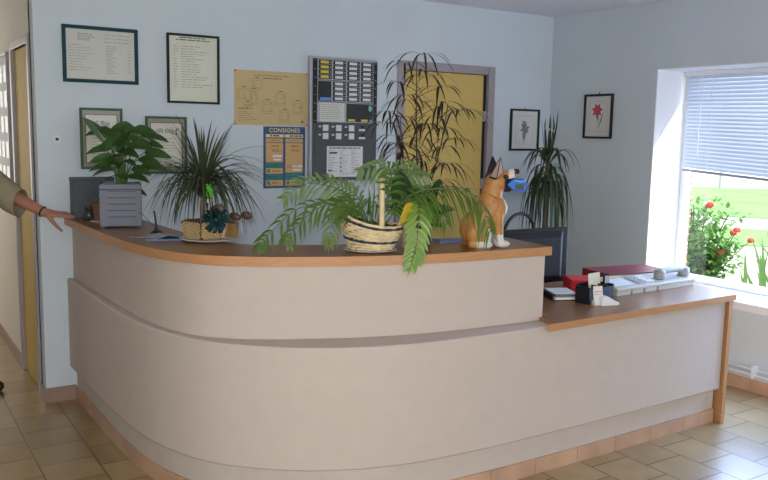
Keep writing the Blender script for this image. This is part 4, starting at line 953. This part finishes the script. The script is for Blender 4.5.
MB().tube([(0.13, -0.024, 0.318), (0.16, -0.025, 0.314), (0.188, -0.024, 0.320)], 0.004, 6).build('flap_edge', mat('pale_blue_trim', rgb(120, 180, 235), 0.5), bx_)

# blue folder and black folder behind the palm, tiny box
o = MB().bmm((-0.08, -0.05, 0), (0.08, 0.05, 0.012)).build('blue_notepad', mat('steel_blue_card', rgb(108, 128, 168), 0.5), loc=(2.44, 3.195, TOP), rz=-0.2, bevel=0.002)
tag(o, 'steel blue notepad lying behind the sitting dog figurine', 'notepad')
o = MB().box((0, 0, 0.05), (0.012, 0.06, 0.1), mtx=Matrix.Rotation(-0.25, 3, 'Y')).build('black_stapler', M_BLACK, loc=(2.29, 3.20, TOP), bevel=0.004)
tag(o, 'upright black stapler partly hidden behind the palm fronds', 'stapler')
sbx = thing('small_carton', 'tiny red and yellow carton behind the palm fronds', 'carton', (1.86, 3.375, TOP))
MB().bmm((-0.03, -0.015, 0), (0.03, 0.015, 0.032)).build('body', mat('yellow_card', rgb(222, 180, 60), 0.5), sbx)
for x in (-0.022, 0.0): MB().bmm((x, -0.0155, 0.004), (x + 0.012, -0.015, 0.026)).build('red_stripe', mat('red_card', rgb(196, 52, 40), 0.5), sbx)

# ------------------------------------------------------------------ desk things
mo = thing('computer_monitor', 'black flat computer monitor seen from behind on the desk', 'monitor', (3.06, 3.40, DESK), math.radians(-2))
MB().bmm((-0.36, -0.012, 0.035), (0.375, 0.03, 0.352)).build('bezel', M_BLACK, mo, bevel=0.006)
b = MB(); b.add([(-.35,-.012,.045),(.335,-.012,.045),(.335,-.012,.335),(-.35,-.012,.335),(-.3,-.05,.08),(.29,-.05,.08),(.29,-.05,.30),(-.3,-.05,.30)], [(4,5,6,7),(0,1,5,4),(1,2,6,5),(2,3,7,6),(3,0,4,7),(0,3,2,1)])
b.build('back_cover', mat('charcoal_plastic', rgb(24, 25, 28), 0.6), mo, bevel=0.006)
MB().bmm((-0.34, 0.03, 0.055), (0.34, 0.032, 0.325)).build('screen', mat('dark_screen', rgb(16, 18, 24), 0.15), mo)
MB().bmm((-0.03, -0.075, 0.01), (0.05, -0.045, 0.2)).build('stand_neck', M_DGREY, mo, bevel=0.005)
MB().lathe([(0.13, 0), (0.13, 0.008), (0.05, 0.014)], c=(0.01, -0.06, 0), n=32, sy=0.75).build('stand_base', M_DGREY, mo, smooth=40)
ch = thing('desk_chair', 'black office chair with an arched tube back behind the monitor', 'chair', (4.05, 4.18, 0), math.radians(10))
b = MB()
for k in range(5): a = 2*PI*k/5; b.tube([(0,0,.09), (.14*math.cos(a), .14*math.sin(a), .08), (.27*math.cos(a), .27*math.sin(a), .055)], .016, 7)
b.build('base', M_BLACK, ch)
for k in range(5): a = 2*PI*k/5; MB().ball((.27*math.cos(a), .27*math.sin(a), .028), (.028, .028, .028), 12).build('castor', M_DGREY, ch, smooth=180)
MB().tube([(0,0,.08), (0,0,.44)], .025, 10).build('gas_column', M_BLACK, ch, smooth=60)
MB().prism([(-.22,-.2), (.22,-.2), (.24,0), (.22,.22), (-.22,.22), (-.24,0)], .44, .50).build('seat', mat('black_fabric', rgb(30, 30, 34), 0.9), ch, bevel=0.02)
arc_ = [(-.17, .2, .48), (-.175, .24, .7), (-.175, .25, .92)] + [(-.175*math.cos(t_*PI/10), .25, .92 + .155*math.sin(t_*PI/10)) for t_ in range(1, 10)] + [(.175, .25, .92), (.175, .24, .7), (.17, .2, .48)]
MB().tube(spline(arc_, 4), .012, 8).build('back_frame', M_BLACK, ch, smooth=60)
MB().bmm((-.16, .235, .56), (.16, .255, .84)).build('backrest', mat('black_mesh_fabric', rgb(34, 34, 38), 0.9), ch, bevel=0.01)

tr = thing('letter_tray', 'low black letter tray with papers beside the monitor', 'tray', (3.185, 3.165, DESK), math.radians(-22))
b = MB(); b.bmm((-.085, -.09, 0), (.085, .09, .006)); b.bmm((-.085, -.09, .006), (-.079, .09, .03)); b.bmm((.079, -.09, .006), (.085, .09, .03)); b.bmm((-.079, .084, .006), (.079, .09, .03)); b.build('tray', M_BLACK, tr)
MB().bmm((-.074, -.10, .0065), (.074, .08, .018)).build('lower_papers', M_PAPER, tr)
MB().box((0, -.0, .0265), (.13, .16, .016), 0.06).build('grey_book', mat('grey_cover', rgb(110, 112, 122), 0.5), tr)
MB().box((-.005, -.005, .0365), (.13, .165, .003), -0.05).build('upper_paper', M_PAPER, tr)
rf = thing('red_folder', 'stack of bright red folders lying behind the black letter tray', 'folder', (3.42, 3.255, DESK), math.radians(-30))
M_RED = mat('bright_red_card', rgb(226, 52, 58), 0.45, 0.08, 10)
for k in range(6): MB().box((0.003*(k % 3), 0.003*(k % 2), 0.006 + k*0.0125), (.15, .18, .011), 0.03*((k % 3) - 1)).build('folder', M_RED, rf, bevel=0.002)
og = thing('desk_organiser', 'black open desk organiser with cards standing in it', 'organiser', (3.275, 3.005, DESK), math.radians(8))
b = MB(); b.bmm((-.11, -.045, 0), (.11, .045, .005))
for x in (-.11, -.02, .04, .105): b.bmm((x, -.045, .005), (x + .005, .045, .09))
b.bmm((-.105, -.045, .005), (.105, -.04, .08)); b.bmm((-.105, .04, .005), (.105, .045, .1)); b.build('box', M_BLACK, og)
MB().box((-.065, .0, .03), (.07, .07, .04)).build('notepaper_block', M_PAPER, og)
cd = MB(); cd.box((0, 0, 0.055), (.105, .002, .11), mtx=Matrix.Rotation(-0.12, 3, 'X')); 
o = cd.build('card', mat('cream_card', rgb(222, 214, 186), 0.7), og, loc=(0.012, 0.012, 0.04)); o.name = 'cream_card'
for i in range(4): rr = MB().bmm((-.035 + .01*i, -0.0145 + i*.0022, .07 + .008*i), (.0 + .012*i, -0.0125 + i*.0022, .074 + .008*i))
o = thing('price_card', 'small white card with red lines leaning on the black organiser', 'card', (3.215, 2.925, DESK), math.radians(-16))
c_ = MB(); c_.box((0, 0, .0575), (.055, .002, .085), mtx=Matrix.Rotation(-0.2, 3, 'X')).box((0,0,0.012),(0.055,0.03,0.024)); c_.build('card', M_PAPER, o)
Mx = Matrix.Rotation(-0.2, 3, 'X')
c_ = MB(); c_.box(V((0, 0, .0575)) + Mx @ V((0, -.0013, .012)), (.042, .001, .004), mtx=Mx); c_.box(V((0, 0, .0575)) + Mx @ V((0, -.0013, .0)), (.042, .001, .003), mtx=Mx); c_.build('red_print', mat('red_print', rgb(200, 70, 70), 0.6), o)
cp = thing('cordless_phone', 'black and silver cordless handset standing in the organiser', 'phone', (3.375, 3.02, DESK + 0.0052), math.radians(-20))
MB().bmm((-.017, -.012, 0), (.017, .012, .135)).build('handset', M_BLACK, cp, bevel=0.008)
MB().bmm((-.013, -.014, .085), (.013, -.012, .125)).build('display', mat('silver_plastic', rgb(176, 184, 200), 0.3), cp, bevel=0.001)
tdp = thing('tape_dispenser', 'white wedge-shaped tape dispenser at the front of the desk', 'tape dispenser', (3.262, 2.895, DESK), math.radians(-14))
pf = [(-.05, 0), (.055, 0), (.055, .016), (.03, .026), (-.015, .05), (-.04, .05), (-.05, .04)]
b = MB(); n_ = len(pf); b.add([(x, -.02, z) for x, z in pf] + [(x, .02, z) for x, z in pf], [list(range(n_)), list(range(n_, 2*n_))[::-1]] + [(i, (i+1) % n_, n_ + (i+1) % n_, n_ + i) for i in range(n_)]); b.build('body', M_PVC, tdp, bevel=0.003)
b = MB(); b.add([(.012, -.015, .0355), (.05, -.015, .0185), (.05, .015, .0185), (.012, .015, .0355), (.016, -.015, .042), (.054, -.015, .024), (.054, .015, .024), (.016, .015, .042)], [(0,1,2,3),(4,7,6,5),(0,4,5,1),(1,5,6,2),(2,6,7,3),(3,7,4,0)]); b.build('cutter', M_DGREY, tdp)
bi = thing('ring_binder', 'large maroon binder lying flat behind the grey telephone', 'binder', (3.95, 3.37, DESK), math.radians(-9))
M_MAROON = mat('maroon_card', rgb(128, 34, 48), 0.4, 0.06, 10)
MB().bmm((-.24, -.13, .062), (.24, .13, .067)).build('cover', M_MAROON, bi, bevel=0.001); MB().bmm((-.24, -.13, 0), (.24, .13, .005)).build('back_cover', M_MAROON, bi, bevel=0.001)
MB().bmm((-.24, -.13, .005), (-.235, .13, .062)).build('spine', M_MAROON, bi); MB().bmm((-.22, -.12, .006), (.225, .12, .061)).build('pages', M_PAPER, bi)
o = MB().bmm((-.075, -.03, 0), (.075, .03, .06)).build('yellow_notepad', mat('pale_yellow_paper', rgb(232, 220, 140), 0.7), loc=(3.66, 3.235, DESK), rz=-0.1); tag(o, 'pale yellow note block between the telephone and the maroon binder', 'notepad')
# telephone console: local x along its length
ph = thing('desk_telephone', 'long light grey desk telephone console with its handset at the window end', 'telephone', (3.83, 3.115, DESK), math.radians(2))
M_PHG = mat('light_grey_phone_plastic', rgb(188, 183, 168), 0.5); M_PHD = mat('mid_grey_phone_plastic', rgb(168, 168, 164), 0.45)
for (a, c) in ((-.355, -.235), (-.222, -.125), (-.112, -.005), (.008, .345)):
    MB().bmm((a, -.075, 0), (c, .07, .026)).build('foot', M_PHG, ph, bevel=0.003)
b = MB(); pf = [(-.08, .026), (.075, .026), (.075, .072), (-.065, .048), (-.08, .044)]
n_ = len(pf); b.add([(-.36, y, z) for y, z in pf] + [(.35, y, z) for y, z in pf], [list(range(n_)), list(range(n_, 2*n_))[::-1]] + [(i, (i+1) % n_, n_ + (i+1) % n_, n_ + i) for i in range(n_)]); b.build('housing', M_PHG, ph, bevel=0.005)
kb = MB()
SL = Matrix.Rotation(math.atan2(.024, .14), 3, 'X')
def on_slope(x, y): return V((x, y, .048 + (y + .065)*.024/.14))
for i in range(3):
    for j in range(4): MB().box(on_slope(-.06 + i*.026, -.04 + j*.026) + V((0, 0, .003)), (.018, .016, .008), mtx=SL).build('key', M_PVC, ph)
for j in range(6): MB().box(on_slope(-.12, -.05 + j*.019) + V((0, 0, .003)), (.05, .014, .006), mtx=SL).build('memory_key', M_PHD, ph)
MB().box(on_slope(-.26, .0) + V((0, 0, .002)), (.16, .1, .004), mtx=SL).build('index_card', M_PAPER, ph)
hs = MB(); hs.tube(spline([(.07, -.02, .09), (.12, -.02, .098), (.2, -.02, .101), (.28, -.02, .098), (.33, -.02, .09)], 6), [.019]*25, 10); 
hs.lathe([(.03, .058), (.034, .07), (.032, .098), (.02, .108)], c=(.085, -.02, 0), n=18); hs.lathe([(.03, .058), (.034, .07), (.032, .098), (.02, .108)], c=(.315, -.02, 0), n=18)
hs.build('handset', M_PHD, ph, smooth=60)
cpts = []
for i in range(120): a = i*.55; f_ = i/119; cpts.append(V((.05 - .16*f_, .105 + .008*math.cos(a) + .01*math.sin(f_*PI), .018 + .008*math.sin(a))))
MB().tube(cpts, .002, 5).build('coiled_cord', M_PHD, ph)

# ------------------------------------------------------------------ garden
M_LAWN = mat('lawn_grass', rgb(128, 178, 100), 0.9, 0.15, 0.8); M_GRAV = mat('pale_gravel', rgb(214, 208, 196), 0.95, 0.06, 6)
struct('ground', MB().bmm((5.37, -30, -0.3), (90, 80, -0.15)), M_GRAV)
def strip(d0, d1, name):   # a band of lawn lying across the view to the window
    n = V((0.82, 0.573, 0)); s = V((-0.573, 0.82, 0)); P = [n*d0 - s*30, n*d0 + s*30, n*d1 + s*30, n*d1 - s*30]
    o = MB().prism([(p.x, p.y) for p in P], -0.15, -0.13).build(name, M_LAWN); o['kind'] = 'structure'
strip(14.9, 17.6, 'lawn'); strip(20.2, 32, 'lawn')
pst = thing('park_sign', 'distant grey post on two legs beyond the lawn', 'post', (26.0, 18.2, -0.13), 0.6)
for x in (-.17, .17): MB().tube([(x, 0, 0), (x*.6, 0, 3.0)], .05, 8).build('leg', M_ALU, pst)
MB().bmm((-.14, -.03, 0.7), (.14, .03, .8)).build('crossbar', M_ALU, pst)
# rose bush
RB = V((6.25, 4.58, -0.15)); rb = thing('rose_bush', 'leafy rose bush with red blooms outside the window', 'bush', RB)
b = MB(); st = MB(); random.seed(21)
for i in range(16):
    a = random.uniform(0, 2*PI); t_ = V((.26*math.cos(a), .26*math.sin(a), random.uniform(.7, 1.22))); P = bez((0, 0, 0), (t_.x*.2, t_.y*.2, .7), t_, 12); st.tube(P, .006, 5)
    for p in P[2:]:
        for k in range(20):
            q = p + V((random.gauss(0, .075), random.gauss(0, .075), random.gauss(0, .06))); d_ = V((random.gauss(0, 1), random.gauss(0, 1), random.gauss(0, .6))).normalized()
            b.leaf([q, q + d_*.028, q + d_*.064], [.003, .022, .001])
b.build('leaves', green('rose_leaf', 108, 160, 84, 0.3, 0.3), rb, recalc=False); st.build('stems', G_STEM, rb)
M_ROSE = mat('red_rose_petal', rgb(214, 92, 82), 0.5)
for (dx, dy, dz) in ((-.05, -.16, 1.22), (.1, -.3, .98), (-.02, -.12, 1.2), (.0, -.4, 1.02), (.12, -.46, .93), (.06, -.22, .8)):
    r_ = MB()
    for k in range(7): a = k*2*PI/7; r_.ball((dx + .017*math.cos(a), dy + .017*math.sin(a), dz + .006*(k % 2)), (.016, .016, .02), 8)
    r_.ball((dx, dy, dz + .01), .016, 8); r_.build('bloom', M_ROSE, rb, smooth=180)
    if dy < -.2: MB().tube(bez((0, 0, .3), (dx*.5, dy*.7, .8), (dx, dy, dz), 6), .004, 5).build('stem', G_STEM, rb)
ir = thing('iris_clump', 'clump of upright sword-shaped iris leaves outside the window', 'plant', (6.25, 3.62, -0.15))
b = MB()
for i in range(80):
    x, y = random.uniform(-.2, .2), random.uniform(-.5, .34); L = random.uniform(.65, 1.05); lean = V((random.gauss(0, .1), random.gauss(0, .13), 0))
    b.leaf(bez((x, y, 0), (x, y, L*.6), V((x, y, L)) + lean, 7), wprof(8, .022, .3), side=(-0.57, 0.82, 0), fold=.1)
b.build('leaves', green('iris_leaf', 126, 176, 100, 0.2, 0.3), ir, recalc=False)

# ------------------------------------------------------------------ person
M_SKIN = mat('warm_skin', rgb(172, 118, 96), 0.55, 0.06, 12); M_SHIRT = mat('olive_beige_cotton', rgb(150, 140, 116), 0.9, 0.05, 8, 0.2, 60); M_TROU = mat('mauve_trousers', rgb(128, 100, 122), 0.9, 0.04, 8); M_SHOE = mat('dark_shoe', rgb(40, 26, 34), 0.4); M_HAIR = mat('brown_hair', rgb(70, 50, 38), 0.6, 0.2, 30)
pe = thing('person', 'person in a loose olive beige top reaching a hand to the counter end', 'person', (0.40, 5.27, 0))
fd = V((0.42, -0.9, 0)).normalized(); ld = V((-fd.y, fd.x, 0))     # facing direction and the person's left
def B(l, f_, z): return ld*l + fd*f_ + V((0, 0, z))
W0 = V((0.40, 5.27, 0))
wr = V((0.862, 4.955, 1.150)) - W0; el = V((0.735, 5.055, 1.225)) - W0; shL = V((0.555, 5.215, 1.395)) - W0
hip = 0.92
kn = V((0.872 - 0.40 + 0.03, 0, 0))
bd_ = [('e', B(0, 0, 1.02), (0.155, 0.115, 0.13), Matrix.Rotation(math.atan2(ld.y, ld.x), 3, 'Z')), ('e', B(0, 0, 1.22), (0.15, 0.1, 0.2), Matrix.Rotation(math.atan2(ld.y, ld.x), 3, 'Z')), ('e', B(0, -.01, 1.34), (0.165, 0.1, 0.11), Matrix.Rotation(math.atan2(ld.y, ld.x), 3, 'Z')),
       ('c', B(0, -.01, 1.42), B(0, .01, 1.52), .055, .05), ('e', B(0, .02, 1.615), (.075, .092, .108), Matrix.Rotation(math.atan2(ld.y, ld.x), 3, 'Z')), ('e', B(0, .06, 1.565), (.052, .05, .05), Matrix.Rotation(math.atan2(ld.y, ld.x), 3, 'Z')),
       ('c', B(0, .105, 1.625), B(0, .122, 1.592), .009, .015), ('c', B(.02, .1, 1.555), B(-.02, .1, 1.555), .010, .010), ('e', B(.078, .01, 1.61), (.012, .022, .032)), ('e', B(-.078, .01, 1.61), (.012, .022, .032)),
       ('c', shL, el, .052, .04), ('c', el, wr, .040, .027),
       ('c', B(-.165, 0, 1.40), B(-.23, -.03, 1.12), .052, .041), ('c', B(-.23, -.03, 1.12), B(-.24, .06, .89), .04, .027)]
def leg(l, foot):
    k_ = V((foot.x*.75 + ld.x*l*.25, foot.y*.75 + ld.y*l*.25, .5)) + fd*.025
    return [('c', B(l, 0, hip), k_, .085, .056), ('c', k_, V((foot.x, foot.y, .09)), .055, .036)], k_
footL = V((0.525, 5.50, 0)) - W0; footR = B(-.13, .02, 0)
lgL, kL = leg(.09, footL); lgR, kR = leg(-.09, footR); bd_ += lgL + lgR
def hand(w, d, n, th, fl, sc=1.0):
    """w wrist, d finger direction, n back-of-hand normal, th thumb-side direction"""
    pr = []; pc = w + d*.05
    Mh = Matrix((d, th, n)).transposed()
    pr.append(('e', w + d*.052, (.052, .040, .015), Mh)); pr.append(('c', w, w + d*.03, .023, .024))
    for i, (s_, L) in enumerate(((.030, .068), (.010, .078), (-.010, .072), (-.029, .056))):
        k0 = w + d*(.088 - .004*abs(i - 1)) + th*s_; sp = (d + th*s_*3.2).normalized()
        k1 = k0 + sp*L*.45 + n*.004; k2 = k1 + (sp - n*fl).normalized()*L*.32; k3 = k2 + (sp - n*fl*1.9).normalized()*L*.25
        pr += [('c', w + d*.05 + th*s_*.8, k0, .0105, .0095), ('c', k0, k1, .0095, .0085), ('c', k1, k2, .0085, .0075), ('c', k2, k3, .0075, .0065)]
    t0 = w + d*.022 + th*.026; t1 = w + d*.052 + th*.050 - n*.028; t2 = w + d*.085 + th*.054 - n*.058; t3 = w + d*.108 + th*.050 - n*.080
    pr += [('c', t0, t1, .016, .012), ('c', t1, t2, .0115, .010), ('c', t2, t3, .0095, .0078)]
    return pr
dh = V((0.175, -0.055, -0.028)).normalized(); nh = V((0.1, -0.25, 0.95)); nh = (nh - dh*nh.dot(dh)).normalized(); thd = dh.cross(nh).normalized()
if thd.y > 0: thd = -thd
bd_ += hand(wr, dh, nh, thd, 0.14)
dh2 = V((0.1*fd.x, 0.1*fd.y, -1)).normalized(); nh2 = (-ld - dh2*(-ld).dot(dh2)).normalized(); th2 = fd - dh2*fd.dot(dh2) - nh2*fd.dot(nh2); th2.normalize()
bd_ += hand(B(-.24, .06, .89), dh2, nh2, th2, 0.25)
me = blob(bd_, 0.0048, 3); link_mesh('body', me, M_SKIN, pe)
RZp = Matrix.Rotation(math.atan2(ld.y, ld.x), 3, 'Z')
cuff = el.lerp(wr, 0.12)
sh_ = [('e', B(0, 0, 1.0), (.19, .145, .13), RZp), ('e', B(0, 0, 1.18), (.185, .135, .22), RZp), ('e', B(0, -.01, 1.34), (.195, .125, .13), RZp), ('c', shL + V((0,0,-.01)), el + V((-.02, .01, -.005)), .08, .083), ('c', el + V((-.02, .01, -.005)), cuff + V((.02, -.01, -.03)), .083, .08), ('c', B(-.165, 0, 1.39), B(-.23, -.03, 1.13), .08, .08), ('c', B(0, 0, 1.42), B(0, 0, 1.45), .075, .062)]
shm = blob(sh_, 0.011, 5); bm = bmesh.new(); bm.from_mesh(shm)
cutd = ((wr - el).normalized() + V((0, 0, .25))).normalized()
bmesh.ops.bisect_plane(bm, geom=bm.verts[:] + bm.edges[:] + bm.faces[:], plane_co=el.lerp(wr, .14), plane_no=cutd, clear_outer=True)
bm.to_mesh(shm); bm.free()
sho = link_mesh('shirt', shm, M_SHIRT, pe); sol = sho.modifiers.new('Cloth', 'SOLIDIFY'); sol.thickness = 0.004
tr_ = [('e', B(0, 0, .93), (.17, .13, .11), RZp)]
for l, k_, ft in ((.09, kL, footL), (-.09, kR, footR)): tr_ += [('c', B(l, 0, hip), k_, .098, .072), ('c', k_, V((ft.x, ft.y, .10)), .072, .06)]
link_mesh('trousers', blob(tr_, 0.012, 4), M_TROU, pe)
for ft, d_ in ((footL, V((0.75, -0.66, 0))), (footR, fd)):
    link_mesh('shoe', blob([('c', ft - d_*.05 + V((0,0,.045)), ft + d_*.03 + V((0,0,.06)), .042, .042), ('c', ft + d_*.05 + V((0,0,.04)), ft + d_*.15 + V((0,0,.032)), .042, .034), ('c', ft - d_*.06 + V((0,0,.032)), ft + d_*.12 + V((0,0,.034)), .034, .036)], 0.008, 3), M_SHOE, pe)
link_mesh('hair', blob([('e', B(0, -.015, 1.655), (.088, .095, .088), RZp), ('e', B(0, -.06, 1.6), (.075, .05, .1), RZp), ('e', B(.07, -.02, 1.62), (.025, .05, .06), RZp), ('e', B(-.07, -.02, 1.62), (.025, .05, .06), RZp)], 0.009, 3), M_HAIR, pe)
for s in (-1, 1):
    o = MB().ball(B(s*.03, .098, 1.628), (.012, .012, .010), 12).build('eye', mat('eye_white', rgb(220, 216, 210), 0.2), pe, smooth=180)
    MB().ball(B(s*.03, .108, 1.628), .0055, 10).build('iris', M_HAIR, o, smooth=180)
o = MB().ball(B(0, .106, 1.555), (.024, .008, .008), 12, M=RZp).build('lips', mat('lips', rgb(160, 86, 80), 0.5), pe, smooth=180)
ax = (el - wr).normalized(); u1 = ax.orthogonal().normalized(); u2 = ax.cross(u1); cw_ = wr + ax*.012
MB().tube([cw_ + (u1*math.cos(a*PI/12) + u2*math.sin(a*PI/12))*.0295 for a in range(25)], .0045, 6).build('bracelet', M_BLACK, pe)

# ------------------------------------------------------------------ light, world, camera
wl = bpy.data.worlds.new('World'); SC.world = wl; wl.use_nodes = True
bgn = wl.node_tree.nodes['Background']; bgn.inputs['Color'].default_value = (0.80, 0.90, 1.0, 1); bgn.inputs['Strength'].default_value = 2.1
def area(name, loc, rot, sx, sy, e, col=(1, 1, 1)):
    l = bpy.data.lights.new(name, 'AREA'); l.shape = 'RECTANGLE'; l.size = sx; l.size_y = sy; l.energy = e; l.color = col
    o = bpy.data.objects.new(name, l); COL.objects.link(o); o.location = loc; o.rotation_euler = rot; return o
area('entrance_daylight', (1.2, -7.15, 1.3), (PI/2, 0, 0), 5.0, 2.1, 145, (0.98, 0.99, 1.0))  # added fill from behind the camera, outside the made-up front opening
area('window_daylight', (5.6, 3.05, 1.3), (0, PI/2, 0), 1.5, 1.7, 22, (0.80, 0.90, 1.0))
sky_ = area('window_skylight', (5.02, 2.85, 1.2), (0, 0.70, 0), 0.9, 1.3, 34, (0.27, 0.47, 1.0)); sky_.data.spread = math.radians(110)
area('side_window_daylight', (-2.45, -1.5, 1.5), (0, -PI/2, 0), 1.4, 4.0, 54, (0.96, 0.99, 1.02))  # added fill from the left; that wall has no window
area('hall_daylight', (0.0, 8.7, 1.6), (-PI/2, 0, 0), 1.2, 1.4, 26, (1.0, 0.98, 0.92))  # added fill standing inside the hall; its end wall is closed
fl = bpy.data.lights.new('camera_flash', 'SPOT'); fl.energy = 175; fl.spot_size = math.radians(95); fl.spot_blend = 0.8; fl.shadow_soft_size = 0.03; fl.color = (1.0, 0.98, 0.97)
flo = bpy.data.objects.new('camera_flash', fl); COL.objects.link(flo); flo.location = (-0.04, -0.02, 1.72); flo.rotation_euler = (PI/2 - 0.14, 0, -0.57)
sun = bpy.data.lights.new('sun', 'SUN'); sun.energy = 7; sun.angle = 0.01; sun.color = (1, 0.97, 0.92)
so_ = bpy.data.objects.new('sun', sun); COL.objects.link(so_); so_.rotation_euler = V((-0.50, 0.62, -0.60)).to_track_quat('-Z', 'Y').to_euler()
cam = bpy.data.cameras.new('camera'); cam.sensor_width = 36; cam.lens = 813.855 / 768 * 36; cam.clip_start = 0.05; cam.clip_end = 300
co = bpy.data.objects.new('camera', cam); COL.objects.link(co)
yaw, pitch, roll = math.radians(32.659), math.radians(7.597), math.radians(1.106)
Fv = V((math.sin(yaw)*math.cos(pitch), math.cos(yaw)*math.cos(pitch), -math.sin(pitch))); Rv = V((math.cos(yaw), -math.sin(yaw), 0)); Uv = Rv.cross(Fv)
R2 = Rv*math.cos(roll) + Uv*math.sin(roll); U2 = -Rv*math.sin(roll) + Uv*math.cos(roll)
mx = Matrix((R2, U2, -Fv)).transposed().to_4x4(); mx.translation = V((0, 0, 1.647)); co.matrix_world = mx
SC.camera = co
SC.view_settings.view_transform = 'Standard'; SC.view_settings.look = 'None'; SC.view_settings.gamma = 1.0; SC.view_settings.use_curve_mapping = False
SC.view_settings.exposure = 0.0
